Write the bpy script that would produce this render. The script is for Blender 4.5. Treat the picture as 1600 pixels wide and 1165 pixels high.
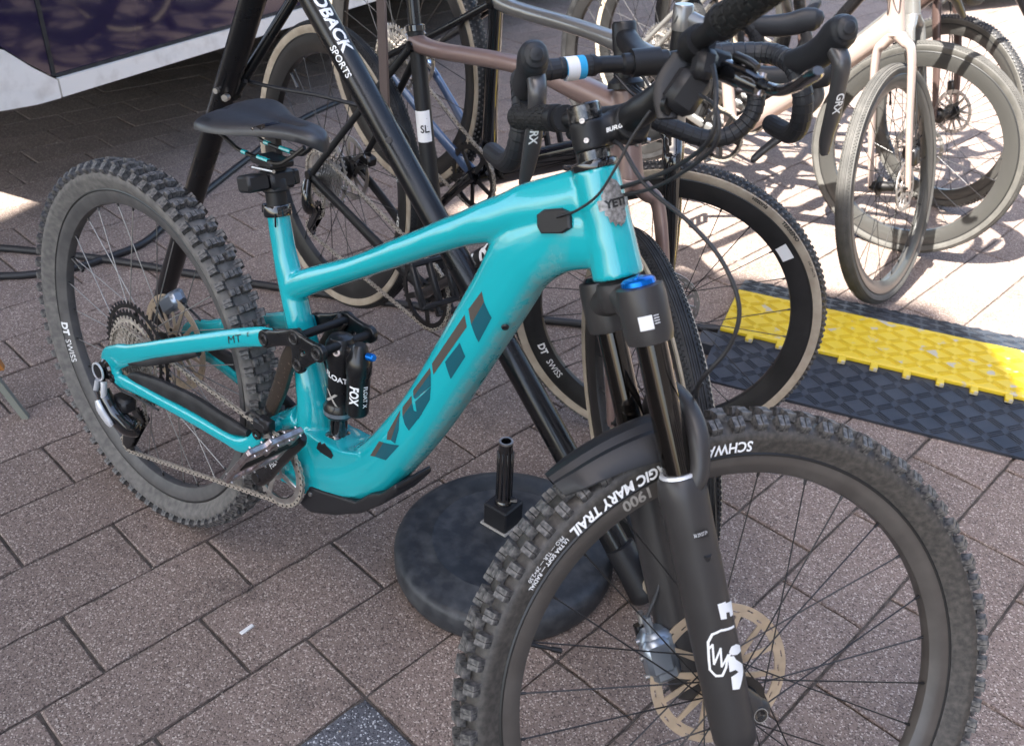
import bpy, bmesh, math, random
from mathutils import Vector, Matrix
from mathutils.bvhtree import BVHTree
rnd = random.Random(7)
PI = math.pi
for _o in list(bpy.data.objects): bpy.data.objects.remove(_o)
SC = bpy.context.scene
COL = SC.collection

# ------------------------------------------------------------------ camera, sky, sun, exposure
CAM_POS = Vector((1.5095, -0.7530, 1.3607)); YAW, PITCH, ROLL = 2.22155, 0.57729, 0.045757; FPX = 1449.64
_f = Vector((math.cos(PITCH)*math.cos(YAW), math.cos(PITCH)*math.sin(YAW), -math.sin(PITCH)))
_r = _f.cross(Vector((0, 0, 1))).normalized(); _u = _r.cross(_f)
_r2 = _r*math.cos(ROLL) + _u*math.sin(ROLL); _u2 = _u*math.cos(ROLL) - _r*math.sin(ROLL)
cam_data = bpy.data.cameras.new('camera'); cam = bpy.data.objects.new('camera', cam_data); COL.objects.link(cam)
cam.matrix_world = Matrix(((_r2.x, _u2.x, -_f.x, CAM_POS.x), (_r2.y, _u2.y, -_f.y, CAM_POS.y), (_r2.z, _u2.z, -_f.z, CAM_POS.z), (0, 0, 0, 1)))
cam_data.sensor_width = 36.0; cam_data.lens = FPX/1600*36.0; cam_data.clip_start = 0.02; cam_data.clip_end = 500
cam_data.dof.use_dof = True; cam_data.dof.focus_distance = 1.55; cam_data.dof.aperture_fstop = 8.0
SC.camera = cam
SUN_DIR = Vector((-0.16, -0.99, 0)).normalized(); SUN_EL = math.radians(52)
TO_SUN = (SUN_DIR*math.cos(SUN_EL) + Vector((0, 0, math.sin(SUN_EL)))).normalized()
world = bpy.data.worlds.new('World'); SC.world = world; world.use_nodes = True
_nt = world.node_tree; _nt.nodes.clear()
_sky = _nt.nodes.new('ShaderNodeTexSky'); _sky.sky_type = 'NISHITA'; _sky.sun_disc = False
_sky.sun_elevation = SUN_EL; _sky.sun_rotation = math.atan2(SUN_DIR.x, SUN_DIR.y); _sky.air_density = 1.0; _sky.dust_density = 2.6; _sky.ozone_density = 0.5
_bg = _nt.nodes.new('ShaderNodeBackground'); _bg.inputs['Strength'].default_value = 0.105
_wo = _nt.nodes.new('ShaderNodeOutputWorld'); _nt.links.new(_sky.outputs[0], _bg.inputs[0]); _nt.links.new(_bg.outputs[0], _wo.inputs[0])
sun_data = bpy.data.lights.new('sun', 'SUN'); sun_data.energy = 5.0; sun_data.angle = math.radians(0.55); sun_data.color = (1.0, 0.955, 0.89)
sun = bpy.data.objects.new('sun', sun_data); COL.objects.link(sun); sun.rotation_euler = TO_SUN.to_track_quat('Z', 'Y').to_euler(); sun.location = (0, -6, 8)
SC.view_settings.view_transform = 'Standard'; SC.view_settings.look = 'None'; SC.view_settings.gamma = 1.0
SC.view_settings.exposure = 2.46
SC.render.engine = 'CYCLES'; SC.cycles.use_denoising = True; SC.cycles.max_bounces = 6

def pix(P):
    v = Vector(P) - CAM_POS; z = v.dot(_f)
    return (800 + FPX*v.dot(_r2)/z, 582.5 - FPX*v.dot(_u2)/z, z)

# ------------------------------------------------------------------ materials
MATS = {}
def mat(name, col, rough=0.5, metal=0.0, coat=0.0, col2=None, vs=40.0, lo=0.35, hi=0.65, bump=0.0, bs=300.0, rvar=0.0, spec=0.5, detail=4.0, island=0.0, aniso=0.0):
    m = bpy.data.materials.new(name); m.use_nodes = True; nt = m.node_tree; b = nt.nodes['Principled BSDF']
    b.inputs['Roughness'].default_value = rough; b.inputs['Metallic'].default_value = metal
    b.inputs['Coat Weight'].default_value = coat; b.inputs['Coat Roughness'].default_value = 0.04
    b.inputs['Specular IOR Level'].default_value = spec
    b.inputs['Base Color'].default_value = (*col, 1)
    tc = nt.nodes.new('ShaderNodeTexCoord')
    if col2 is not None or rvar:
        n = nt.nodes.new('ShaderNodeTexNoise'); n.inputs['Scale'].default_value = vs; n.inputs['Detail'].default_value = detail
        nt.links.new(tc.outputs['Object'], n.inputs['Vector'])
        mr = nt.nodes.new('ShaderNodeMapRange'); mr.inputs[1].default_value = lo; mr.inputs[2].default_value = hi
        nt.links.new(n.outputs[0], mr.inputs[0])
        if col2 is not None:
            mx = nt.nodes.new('ShaderNodeMix'); mx.data_type = 'RGBA'; mx.inputs[6].default_value = (*col, 1); mx.inputs[7].default_value = (*col2, 1)
            nt.links.new(mr.outputs[0], mx.inputs[0]); nt.links.new(mx.outputs[2], b.inputs['Base Color'])
        if rvar:
            m2 = nt.nodes.new('ShaderNodeMapRange'); m2.inputs[3].default_value = rough; m2.inputs[4].default_value = min(1, rough + rvar)
            nt.links.new(mr.outputs[0], m2.inputs[0]); nt.links.new(m2.outputs[0], b.inputs['Roughness'])
    if bump:
        n2 = nt.nodes.new('ShaderNodeTexNoise'); n2.inputs['Scale'].default_value = bs; n2.inputs['Detail'].default_value = 3
        nt.links.new(tc.outputs['Object'], n2.inputs['Vector'])
        bp = nt.nodes.new('ShaderNodeBump'); bp.inputs['Strength'].default_value = bump; bp.inputs['Distance'].default_value = 0.001
        nt.links.new(n2.outputs[0], bp.inputs['Height']); nt.links.new(bp.outputs[0], b.inputs['Normal'])
    MATS[name] = m
    return m

def teal_material():
    # gloss paint; dried mud splashed on the underside of the down tube (a stain with its own shape)
    m = mat('teal_gloss_paint', (0.008, 0.37, 0.41), 0.16, 0.0, 1.0, spec=0.4); nt = m.node_tree; b = nt.nodes['Principled BSDF']
    b.inputs['Coat Roughness'].default_value = 0.03
    tc = nt.nodes.new('ShaderNodeTexCoord'); sx = nt.nodes.new('ShaderNodeSeparateXYZ'); nt.links.new(tc.outputs['Object'], sx.inputs[0])
    # signed distance below the down tube's centre line in the frame plane: z - (2.02 x - 0.925)
    ml = nt.nodes.new('ShaderNodeMath'); ml.operation = 'MULTIPLY_ADD'; nt.links.new(sx.outputs[0], ml.inputs[0]); ml.inputs[1].default_value = 2.05; ml.inputs[2].default_value = -0.945
    sb = nt.nodes.new('ShaderNodeMath'); sb.operation = 'SUBTRACT'; nt.links.new(ml.outputs[0], sb.inputs[0]); nt.links.new(sx.outputs[2], sb.inputs[1])
    mr = nt.nodes.new('ShaderNodeMapRange'); mr.inputs[1].default_value = 0.058; mr.inputs[2].default_value = 0.105; nt.links.new(sb.outputs[0], mr.inputs[0])
    n = nt.nodes.new('ShaderNodeTexNoise'); n.inputs['Scale'].default_value = 55; n.inputs['Detail'].default_value = 8; n.inputs['Roughness'].default_value = 0.75
    nt.links.new(tc.outputs['Object'], n.inputs['Vector'])
    m3 = nt.nodes.new('ShaderNodeMapRange'); m3.inputs[1].default_value = 0.36; m3.inputs[2].default_value = 0.66; nt.links.new(n.outputs[0], m3.inputs[0])
    xm = nt.nodes.new('ShaderNodeMapRange'); xm.inputs[1].default_value = 0.90; xm.inputs[2].default_value = 0.955; xm.inputs[3].default_value = 1.0; xm.inputs[4].default_value = 0.0; nt.links.new(sx.outputs[0], xm.inputs[0])
    m0 = nt.nodes.new('ShaderNodeMath'); m0.operation = 'MULTIPLY'; nt.links.new(mr.outputs[0], m0.inputs[0]); nt.links.new(xm.outputs[0], m0.inputs[1])
    mu = nt.nodes.new('ShaderNodeMath'); mu.operation = 'MULTIPLY'; nt.links.new(m0.outputs[0], mu.inputs[0]); nt.links.new(m3.outputs[0], mu.inputs[1])
    mx = nt.nodes.new('ShaderNodeMix'); mx.data_type = 'RGBA'; mx.inputs[6].default_value = (0.008, 0.37, 0.41, 1); mx.inputs[7].default_value = (0.27, 0.24, 0.20, 1)
    nt.links.new(mu.outputs[0], mx.inputs[0]); nt.links.new(mx.outputs[2], b.inputs['Base Color'])
    iv = nt.nodes.new('ShaderNodeMath'); iv.operation = 'SUBTRACT'; iv.inputs[0].default_value = 1.0; nt.links.new(mu.outputs[0], iv.inputs[1]); nt.links.new(iv.outputs[0], b.inputs['Coat Weight'])
    rr = nt.nodes.new('ShaderNodeMapRange'); rr.inputs[3].default_value = 0.16; rr.inputs[4].default_value = 0.85; nt.links.new(mu.outputs[0], rr.inputs[0]); nt.links.new(rr.outputs[0], b.inputs['Roughness'])
    return m

def paver_material(name, c0, c1, c2, light, tint=0.22):
    # washed concrete: grit of several stone colours in a cement ground
    m = bpy.data.materials.new(name); m.use_nodes = True; nt = m.node_tree; b = nt.nodes['Principled BSDF']; b.inputs['Roughness'].default_value = 0.85
    ge = nt.nodes.new('ShaderNodeNewGeometry')
    v = nt.nodes.new('ShaderNodeTexVoronoi'); v.inputs['Scale'].default_value = 380; nt.links.new(ge.outputs['Position'], v.inputs['Vector'])
    hs = nt.nodes.new('ShaderNodeSeparateColor'); nt.links.new(v.outputs['Color'], hs.inputs[0])
    cr = nt.nodes.new('ShaderNodeValToRGB'); e = cr.color_ramp.elements
    e[0].position = 0.0; e[0].color = (*c0, 1); e[1].position = 1.0; e[1].color = (*light, 1)
    for pos, c in ((0.3, c1), (0.62, c2), (0.86, c1), (0.93, light)):
        q = cr.color_ramp.elements.new(pos); q.color = (*c, 1)
    nt.links.new(hs.outputs[0], cr.inputs[0])
    n = nt.nodes.new('ShaderNodeTexNoise'); n.inputs['Scale'].default_value = 7; n.inputs['Detail'].default_value = 5; nt.links.new(ge.outputs['Position'], n.inputs['Vector'])
    mr = nt.nodes.new('ShaderNodeMapRange'); mr.inputs[1].default_value = 0.3; mr.inputs[2].default_value = 0.7; mr.inputs[3].default_value = 0.93; mr.inputs[4].default_value = 1.05; nt.links.new(n.outputs[0], mr.inputs[0])
    oi = nt.nodes.new('ShaderNodeObjectInfo'); ad = nt.nodes.new('ShaderNodeMath'); ad.operation = 'ADD'; nt.links.new(oi.outputs['Random'], ad.inputs[0]); nt.links.new(ge.outputs['Random Per Island'], ad.inputs[1])
    fr = nt.nodes.new('ShaderNodeMath'); fr.operation = 'FRACT'; nt.links.new(ad.outputs[0], fr.inputs[0])
    m2 = nt.nodes.new('ShaderNodeMapRange'); m2.inputs[3].default_value = 1 - tint; m2.inputs[4].default_value = 1 + tint*0.6; nt.links.new(fr.outputs[0], m2.inputs[0])
    mu = nt.nodes.new('ShaderNodeMath'); mu.operation = 'MULTIPLY'; nt.links.new(mr.outputs[0], mu.inputs[0]); nt.links.new(m2.outputs[0], mu.inputs[1])
    ns = nt.nodes.new('ShaderNodeTexNoise'); ns.inputs['Scale'].default_value = 4.5; ns.inputs['Detail'].default_value = 9; ns.inputs['Roughness'].default_value = 0.62; nt.links.new(ge.outputs['Position'], ns.inputs['Vector'])
    sm = nt.nodes.new('ShaderNodeMapRange'); sm.inputs[1].default_value = 0.56; sm.inputs[2].default_value = 0.70; sm.inputs[3].default_value = 1.0; sm.inputs[4].default_value = 0.72; nt.links.new(ns.outputs[0], sm.inputs[0])
    m4 = nt.nodes.new('ShaderNodeMath'); m4.operation = 'MULTIPLY'; nt.links.new(mu.outputs[0], m4.inputs[0]); nt.links.new(sm.outputs[0], m4.inputs[1]); mu = m4
    vm = nt.nodes.new('ShaderNodeVectorMath'); vm.operation = 'SCALE'; nt.links.new(cr.outputs[0], vm.inputs[0]); nt.links.new(mu.outputs[0], vm.inputs['Scale'])
    nt.links.new(vm.outputs[0], b.inputs['Base Color'])
    bp = nt.nodes.new('ShaderNodeBump'); bp.inputs['Strength'].default_value = 0.55; bp.inputs['Distance'].default_value = 0.0016; bp.invert = True
    nt.links.new(v.outputs['Distance'], bp.inputs['Height']); nt.links.new(bp.outputs[0], b.inputs['Normal'])
    MATS[name] = m
    return m

teal_material()
paver_material('washed_concrete', (0.080, 0.057, 0.046), (0.198, 0.147, 0.122), (0.252, 0.189, 0.158), (0.47, 0.39, 0.33), 0.11)
paver_material('dark_washed_concrete', (0.035, 0.035, 0.04), (0.08, 0.08, 0.09), (0.12, 0.12, 0.13), (0.45, 0.45, 0.46))
mat('joint_sand', (0.060, 0.050, 0.043), 0.95, col2=(0.125, 0.105, 0.088), vs=60, bump=0.5, bs=500)
mat('dusty_rubber', (0.034, 0.031, 0.028), 0.55, col2=(0.085, 0.076, 0.066), vs=130, lo=0.35, hi=0.75, bump=0.25, bs=420, detail=8)
mat('knob_rubber', (0.032, 0.032, 0.033), 0.55, col2=(0.17, 0.16, 0.15), vs=170, lo=0.36, hi=0.70, bump=0.3, bs=500, detail=6)
mat('grey_dust_rubber', (0.085, 0.081, 0.077), 0.85, col2=(0.165, 0.155, 0.142), vs=70, lo=0.3, hi=0.72, bump=0.2, bs=260, detail=8)
mat('black_rubber', (0.012, 0.012, 0.013), 0.55, spec=0.35, col2=(0.030, 0.030, 0.031), vs=30, bump=0.2, bs=300)
mat('sunbleached_rubber', (0.055, 0.053, 0.049), 0.8, col2=(0.085, 0.081, 0.074), vs=25, bump=0.2, bs=300)
mat('tan_sidewall', (0.42, 0.36, 0.28), 0.7, col2=(0.32, 0.265, 0.2), vs=30, bump=0.1, bs=400)
mat('grey_sidewall', (0.085, 0.081, 0.073), 0.7, col2=(0.062, 0.060, 0.054), vs=30)
mat('deep_grey_rim', (0.042, 0.041, 0.038), 0.35, 0.0, 0.3)
mat('mauve_grey', (0.13, 0.10, 0.095), 0.45, 0.3)
mat('matt_rim_black', (0.014, 0.014, 0.014), 0.36, spec=0.4, col2=(0.024, 0.023, 0.023), vs=20)
mat('dusty_rim_black', (0.060, 0.053, 0.048), 0.34, col2=(0.090, 0.081, 0.073), vs=24, lo=0.4, hi=0.8, detail=8)
mat('grey_dusty_rim', (0.062, 0.060, 0.060), 0.5, col2=(0.105, 0.10, 0.096), vs=40, lo=0.35, hi=0.8, detail=8)
mat('carbon_black', (0.008, 0.008, 0.009), 0.24, 0, 0.35, spec=0.35, rvar=0.15, vs=20)
mat('matt_black', (0.011, 0.011, 0.012), 0.36, spec=0.35, bump=0.05, bs=500, rvar=0.15, vs=25)
mat('satin_black_tube', (0.006, 0.006, 0.007), 0.22, 0, 0.15, spec=0.4, rvar=0.12, vs=8)
mat('gloss_black', (0.008, 0.008, 0.009), 0.08, 0, 1.0)
mat('black_plastic', (0.014, 0.014, 0.016), 0.42, spec=0.4, bump=0.1, bs=700)
mat('saddle_cover', (0.020, 0.021, 0.025), 0.34, spec=0.7, bump=0.12, bs=1400, rvar=0.12, vs=18)
mat('grip_rubber', (0.013, 0.013, 0.013), 0.6, spec=0.35, bump=0.4, bs=900)
mat('bar_tape', (0.015, 0.016, 0.019), 0.48, spec=0.45, bump=0.35, bs=800)
mat('anodised_stanchion', (0.030, 0.024, 0.020), 0.06, 0.9, 0.6)
mat('fork_grey', (0.034, 0.032, 0.032), 0.33, spec=0.4, rvar=0.12, vs=30, bump=0.03, bs=600)
mat('bare_steel', (0.52, 0.50, 0.48), 0.3, 1.0, rvar=0.2, vs=60)
mat('chain_steel', (0.58, 0.53, 0.46), 0.38, 0.45, col2=(0.40, 0.35, 0.29), vs=80)
mat('forged_carbon', (0.010, 0.010, 0.010), 0.2, 0.2, 0.8, col2=(0.11, 0.105, 0.10), vs=170, lo=0.45, hi=0.75)
mat('pewter', (0.40, 0.38, 0.36), 0.5, 0.7, col2=(0.16, 0.15, 0.14), vs=240)
mat('dull_steel', (0.26, 0.25, 0.24), 0.4, 0.8)
mat('dark_steel', (0.06, 0.058, 0.058), 0.38, 0.9)
mat('nickel_rotor', (0.60, 0.48, 0.35), 0.36, 0.6, col2=(0.50, 0.40, 0.29), vs=40, rvar=0.2)
mat('grey_anodised', (0.30, 0.34, 0.39), 0.32, 0.75)
mat('polished_alloy', (0.62, 0.58, 0.58), 0.26, 1.0, col2=(0.30, 0.24, 0.24), vs=70, rvar=0.2)
mat('silver_paint', (0.70, 0.71, 0.73), 0.3, 0.4)
mat('bronze_link', (0.06, 0.046, 0.036), 0.36, 0.5, col2=(0.18, 0.14, 0.11), vs=220, lo=0.62, hi=0.7, coat=0.2)
mat('blue_anodised', (0.0, 0.14, 0.55), 0.22, 0.7)
mat('red_anodised', (0.10, 0.008, 0.015), 0.3, 0.7)
mat('white_print', (0.78, 0.78, 0.77), 0.5)
mat('grey_print', (0.33, 0.31, 0.28), 0.5)
mat('bronze_print', (0.105, 0.090, 0.076), 0.25, 0.3, 0.8)
mat('deep_teal_print', (0.006, 0.085, 0.115), 0.25, 0.0, 0.9)
mat('black_print', (0.012, 0.012, 0.012), 0.4)
mat('sticker_white', (0.74, 0.74, 0.74), 0.55)
mat('sticker_blue', (0.02, 0.33, 0.62), 0.5)
mat('mauve_paint', (0.225, 0.155, 0.138), 0.36, 0.4, 0.3, rvar=0.08, vs=15)
mat('champagne_paint', (0.40, 0.31, 0.27), 0.36, 0.4, 0.3)
mat('silver_grey_paint', (0.20, 0.195, 0.185), 0.3, 0.5, 0.6)
mat('steel_blue_stay', (0.05, 0.09, 0.18), 0.3, 0.2, 0.6)  # dark steel blue tone of the second bike's chainstays
mat('clay_dark_paint', (0.085, 0.055, 0.048), 0.4, 0.3, 0.3)
mat('navy_gloss', (0.012, 0.008, 0.036), 0.07, 0.0, 0.35, spec=0.35)
mat('van_white', (0.86, 0.81, 0.74), 0.35, 0, 0.4, col2=(0.60, 0.54, 0.47), vs=16, lo=0.5, hi=0.85, detail=9)
mat('underbody_shade_skirts', (0.010, 0.010, 0.010), 0.8)
mat('base_rubber', (0.024, 0.027, 0.032), 0.45, col2=(0.075, 0.078, 0.082), vs=40, lo=0.40, hi=0.85, bump=0.25, bs=160, detail=9, rvar=0.2)
mat('yellow_rib', (0.56, 0.40, 0.016), 0.5)
mat('lever_grey', (0.085, 0.083, 0.085), 0.34, 0.5)
mat('yellow_plastic', (0.62, 0.45, 0.018), 0.5, col2=(0.42, 0.38, 0.29), vs=22, lo=0.60, hi=0.64, bump=0.2, bs=300, detail=8)
mat('ramp_rubber', (0.018, 0.022, 0.031), 0.45, col2=(0.033, 0.037, 0.046), vs=14, bump=0.15, bs=300, detail=7)
mat('cable_rubber', (0.016, 0.016, 0.018), 0.5)
mat('paver_grit', (0.34, 0.29, 0.25), 0.9)
mat('orange_wood', (0.50, 0.20, 0.045), 0.5, col2=(0.38, 0.15, 0.04), vs=20)
mat('grey_green_metal', (0.20, 0.21, 0.18), 0.5)
mat('paper_white', (0.72, 0.71, 0.69), 0.8)
mat('plaster', (0.52, 0.48, 0.43), 0.9, col2=(0.45, 0.41, 0.37), vs=2)
mat('aluminium', (0.45, 0.46, 0.48), 0.4, 0.9)

# ------------------------------------------------------------------ mesh helpers
Y_ = Vector((0, 1, 0))
class MB:
    def __init__(s): s.v = []; s.f = []; s.m = []
    def add(s, vs, fs, m=0, T=None):
        o = len(s.v)
        if T is not None: vs = [T @ Vector(q) for q in vs]
        s.v += [tuple(q) for q in vs]; s.f += [tuple(i + o for i in f) for f in fs]; s.m += ([m]*len(fs) if isinstance(m, int) else m)
        return s
    def box(s, c, size, T=None, m=0, bev=0.0):
        h = [q/2 for q in size]; c = Vector(c)
        if bev <= 0: bev = min(h)*0.12
        vs = []; idx = {}
        for sx in (-1, 1):
            for sy in (-1, 1):
                for sz in (-1, 1):
                    sg = (sx, sy, sz)
                    for a in range(3):
                        q = [sg[k]*(h[k] - (0 if k == a else bev)) for k in range(3)]
                        idx[(sg, a)] = len(vs); vs.append(c + Vector(q))
        fs = []
        for a in range(3):
            b1, b2 = [k for k in range(3) if k != a]
            for sa in (-1, 1):
                f = []
                for s1, s2 in ((-1, -1), (1, -1), (1, 1), (-1, 1)):
                    sg = [0, 0, 0]; sg[a] = sa; sg[b1] = s1; sg[b2] = s2; f.append(idx[(tuple(sg), a)])
                fs.append(f)
            for s1 in (-1, 1):
                for s2 in (-1, 1):
                    lo = [0, 0, 0]; hi = [0, 0, 0]; lo[a] = -1; hi[a] = 1; lo[b1] = hi[b1] = s1; lo[b2] = hi[b2] = s2
                    fs.append([idx[(tuple(lo), b1)], idx[(tuple(hi), b1)], idx[(tuple(hi), b2)], idx[(tuple(lo), b2)]])
        for sx in (-1, 1):
            for sy in (-1, 1):
                for sz in (-1, 1): fs.append([idx[((sx, sy, sz), a)] for a in range(3)])
        return s.add(vs, fs, m, T)
    def tube(s, pts, r, n=12, m=0, caps=True, ref=None, closed=False, ex=1.0, T=None):
        P = [Vector(q) for q in pts]; k = len(P)
        R = r if isinstance(r, (list, tuple)) else [r]*k
        R = [(q, q) if not isinstance(q, (list, tuple)) else q for q in R]
        tg = []
        for i in range(k):
            a = P[(i-1) % k] if (closed or i > 0) else P[i]; b = P[(i+1) % k] if (closed or i < k-1) else P[i]
            d = (b - a); tg.append(d.normalized() if d.length > 1e-9 else Vector((0, 0, 1)))
        vs = []; Bp = None
        for i in range(k):
            t = tg[i]
            rf = Vector(ref) if ref is not None else (Bp if Bp is not None else (Vector((0, 1, 0)) if abs(t.y) < 0.9 else Vector((1, 0, 0))))
            B = (rf - t*rf.dot(t)); B = B.normalized() if B.length > 1e-6 else t.orthogonal().normalized()
            N = B.cross(t); Bp = B; a, b = R[i]
            for j in range(n):
                th = 2*PI*j/n; c, sn = math.cos(th), math.sin(th)
                if ex != 1.0:
                    c = math.copysign(abs(c)**ex, c); sn = math.copysign(abs(sn)**ex, sn)
                vs.append(P[i] + N*(a*c) + B*(b*sn))
        fs = []
        for i in range(k if closed else k-1):
            i2 = (i+1) % k
            for j in range(n): fs.append((i*n+j, i*n+(j+1) % n, i2*n+(j+1) % n, i2*n+j))
        if caps and not closed:
            fs.append(tuple(range(n))); fs.append(tuple(range((k-1)*n, k*n)))
        return s.add(vs, fs, m, T)
    def lathe(s, prof, n=48, T=None, m=0, mats=None, loop=False, caps=True):
        vs = []; fs = []; ms = []; k = len(prof)
        for j in range(n):
            a = 2*PI*j/n
            for r, h in prof: vs.append((r*math.cos(a), r*math.sin(a), h))
        for j in range(n):
            j2 = (j+1) % n
            for i in range(k if loop else k-1):
                i2 = (i+1) % k
                fs.append((j*k+i, j2*k+i, j2*k+i2, j*k+i2)); ms.append(mats[i] if mats else m)
        if not loop and caps:
            for i in (0, k-1):
                if prof[i][0] > 1e-6: fs.append(tuple(j*k+i for j in range(n))); ms.append(mats[min(i, k-2)] if mats else m)
        return s.add(vs, fs, ms, T)
    def prism(s, poly, y0, y1, m=0, T=None):
        k = len(poly); vs = [(x, y0, z) for x, z in poly] + [(x, y1, z) for x, z in poly]
        fs = [tuple(range(k)), tuple(range(k, 2*k))] + [(i, (i+1) % k, k+(i+1) % k, k+i) for i in range(k)]
        return s.add(vs, fs, m, T)
    def ring(s, outer, inner, y0, y1, m=0, T=None):
        k = len(outer); vs = [(x, y0, z) for x, z in outer] + [(x, y0, z) for x, z in inner] + [(x, y1, z) for x, z in outer] + [(x, y1, z) for x, z in inner]
        fs = []
        for i in range(k):
            j = (i+1) % k
            fs += [(i, j, k+j, k+i), (2*k+i, 2*k+j, 3*k+j, 3*k+i), (i, j, 2*k+j, 2*k+i), (k+i, k+j, 3*k+j, 3*k+i)]
        return s.add(vs, fs, m, T)
    def cyl(s, a, b, r, n=16, m=0): return s.tube([a, b], r, n, m)
    def ball(s, c, r, n=12, m=0, sc=(1, 1, 1)):
        prof = [(r*math.sin(PI*i/n), -r*math.cos(PI*i/n)) for i in range(n+1)]
        prof[0] = (1e-5, -r); prof[-1] = (1e-5, r)
        return s.lathe(prof, n*2, Matrix.Translation(c) @ Matrix.Diagonal((*sc, 1)), m)
    def mesh(s, name, mats, sharp=38, smooth=True):
        me = bpy.data.meshes.new(name); me.from_pydata(s.v, [], s.f)
        for q in mats: me.materials.append(MATS[q])
        me.polygons.foreach_set('material_index', s.m)
        bm = bmesh.new(); bm.from_mesh(me); bmesh.ops.recalc_face_normals(bm, faces=bm.faces); bm.to_mesh(me); bm.free()
        if smooth:
            me.polygons.foreach_set('use_smooth', [True]*len(me.polygons)); me.set_sharp_from_angle(angle=math.radians(sharp))
        me.update(); return me

def tag(o, label=None, category=None, group=None, kind=None):
    for k, v in (('label', label), ('category', category), ('group', group), ('kind', kind)):
        if v: o[k] = v
    return o
def put(name, me, parent=None, T=None, **kw):
    o = bpy.data.objects.new(name, me); COL.objects.link(o)
    if parent is not None: o.parent = parent
    if T is not None: o.matrix_basis = T
    return tag(o, **kw)
def mk(name, mb, mats, parent=None, T=None, sharp=38, smooth=True, **kw):
    return put(name, mb.mesh(name, [mats] if isinstance(mats, str) else mats, sharp, smooth), parent, T, **kw)
def empty(name, parent=None, T=None, **kw):
    o = bpy.data.objects.new(name, None); o.empty_display_size = 0.05; COL.objects.link(o)
    if parent is not None: o.parent = parent
    if T is not None: o.matrix_basis = T
    return tag(o, **kw)
def catmull(P, k=6):
    P = [Vector(q) for q in P]; out = []
    for i in range(len(P)-1):
        a = P[max(i-1, 0)]; b = P[i]; c = P[i+1]; d = P[min(i+2, len(P)-1)]
        for j in range(k):
            t = j/k
            out.append(0.5*((2*b) + (c-a)*t + (2*a-5*b+4*c-d)*t*t + (3*b-a-3*c+d)*t**3))
    out.append(P[-1]); return out
def smooth_list(L, k=6):
    out = []
    for i in range(len(L)-1):
        for j in range(k): t = j/k; t = t*t*(3-2*t); out.append(tuple(a+(b-a)*t for a, b in zip(L[i], L[i+1])) if isinstance(L[i], tuple) else L[i]+(L[i+1]-L[i])*t)
    out.append(L[-1]); return out
def loft(mb, st, k=6, n=20, m=0, ref=Y_, ex=1.0, T=None):
    """stations (x, y, z, a, b): a = half height in the frame plane, b = half width across it"""
    P = catmull([q[:3] for q in st], k); R = smooth_list([tuple(q[3:5]) for q in st], k)
    return mb.tube(P, R, n, m, True, ref, ex=ex, T=T)
def fuse(name, mb, voxel, it, mats, fac=0.5):
    """union of overlapping lofts into one moulded shell"""
    me = mb.mesh(name+'_raw', mats, smooth=False); o = bpy.data.objects.new('raw', me); COL.objects.link(o)
    r = o.modifiers.new('r', 'REMESH'); r.mode = 'VOXEL'; r.voxel_size = voxel
    sm = o.modifiers.new('s', 'SMOOTH'); sm.iterations = it; sm.factor = fac
    dg = bpy.context.evaluated_depsgraph_get(); res = bpy.data.meshes.new_from_object(o.evaluated_get(dg)); res.name = name
    bpy.data.objects.remove(o); bpy.data.meshes.remove(me)
    res.materials.clear()
    for q in mats: res.materials.append(MATS[q])
    res.polygons.foreach_set('material_index', [0]*len(res.polygons)); res.polygons.foreach_set('use_smooth', [True]*len(res.polygons)); res.update()
    return res
def bvh_of(me): return BVHTree.FromPolygons([v.co.copy() for v in me.vertices], [tuple(p.vertices) for p in me.polygons])
RX = Matrix.Rotation(-PI/2, 4, 'X')          # lathe axis z -> y
def axisT(a, b):
    a = Vector(a); d = Vector(b)-a; return Matrix.Translation(a) @ d.to_track_quat('Z', 'Y').to_matrix().to_4x4()

# lettering -----------------------------------------------------------------
def text2d(body, size, bold=0.0, shear=0.0, width=1.0, cuts=0):
    cu = bpy.data.curves.new('t', 'FONT'); cu.body = body; cu.size = size; cu.offset = bold; cu.shear = shear; cu.resolution_u = 3
    o = bpy.data.objects.new('t', cu); COL.objects.link(o); dg = bpy.context.evaluated_depsgraph_get(); me = bpy.data.meshes.new_from_object(o.evaluated_get(dg))
    bpy.data.objects.remove(o); bpy.data.curves.remove(cu)
    bm = bmesh.new(); bm.from_mesh(me); bpy.data.meshes.remove(me)
    bmesh.ops.triangulate(bm, faces=bm.faces)
    for _ in range(cuts):
        bmesh.ops.subdivide_edges(bm, edges=[e for e in bm.edges if e.calc_length() > size*0.25], cuts=1); bmesh.ops.triangulate(bm, faces=bm.faces)
    bm.verts.index_update()
    V = [(v.co.x*width, v.co.y) for v in bm.verts]; F = [tuple(v.index for v in f.verts) for f in bm.faces]; bm.free()
    if not V: return [], []
    x0 = min(q[0] for q in V); return [(x-x0, y) for x, y in V], F
def text_w(V): return max(q[0] for q in V) if V else 0
def poly2d(polys, n=5):
    """polygons -> a finely triangulated 2D sheet"""
    bm = bmesh.new()
    for P in polys: bm.faces.new([bm.verts.new((x, y, 0)) for x, y in P])
    bmesh.ops.triangulate(bm, faces=bm.faces)
    for _ in range(n):
        L = max(e.calc_length() for e in bm.edges); bmesh.ops.subdivide_edges(bm, edges=[e for e in bm.edges if e.calc_length() > max(L*0.55, 0.008)], cuts=1); bmesh.ops.triangulate(bm, faces=bm.faces)
    bm.verts.index_update(); V = [(v.co.x, v.co.y) for v in bm.verts]; F = [tuple(v.index for v in f.verts) for f in bm.faces]; bm.free(); return V, F
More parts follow.
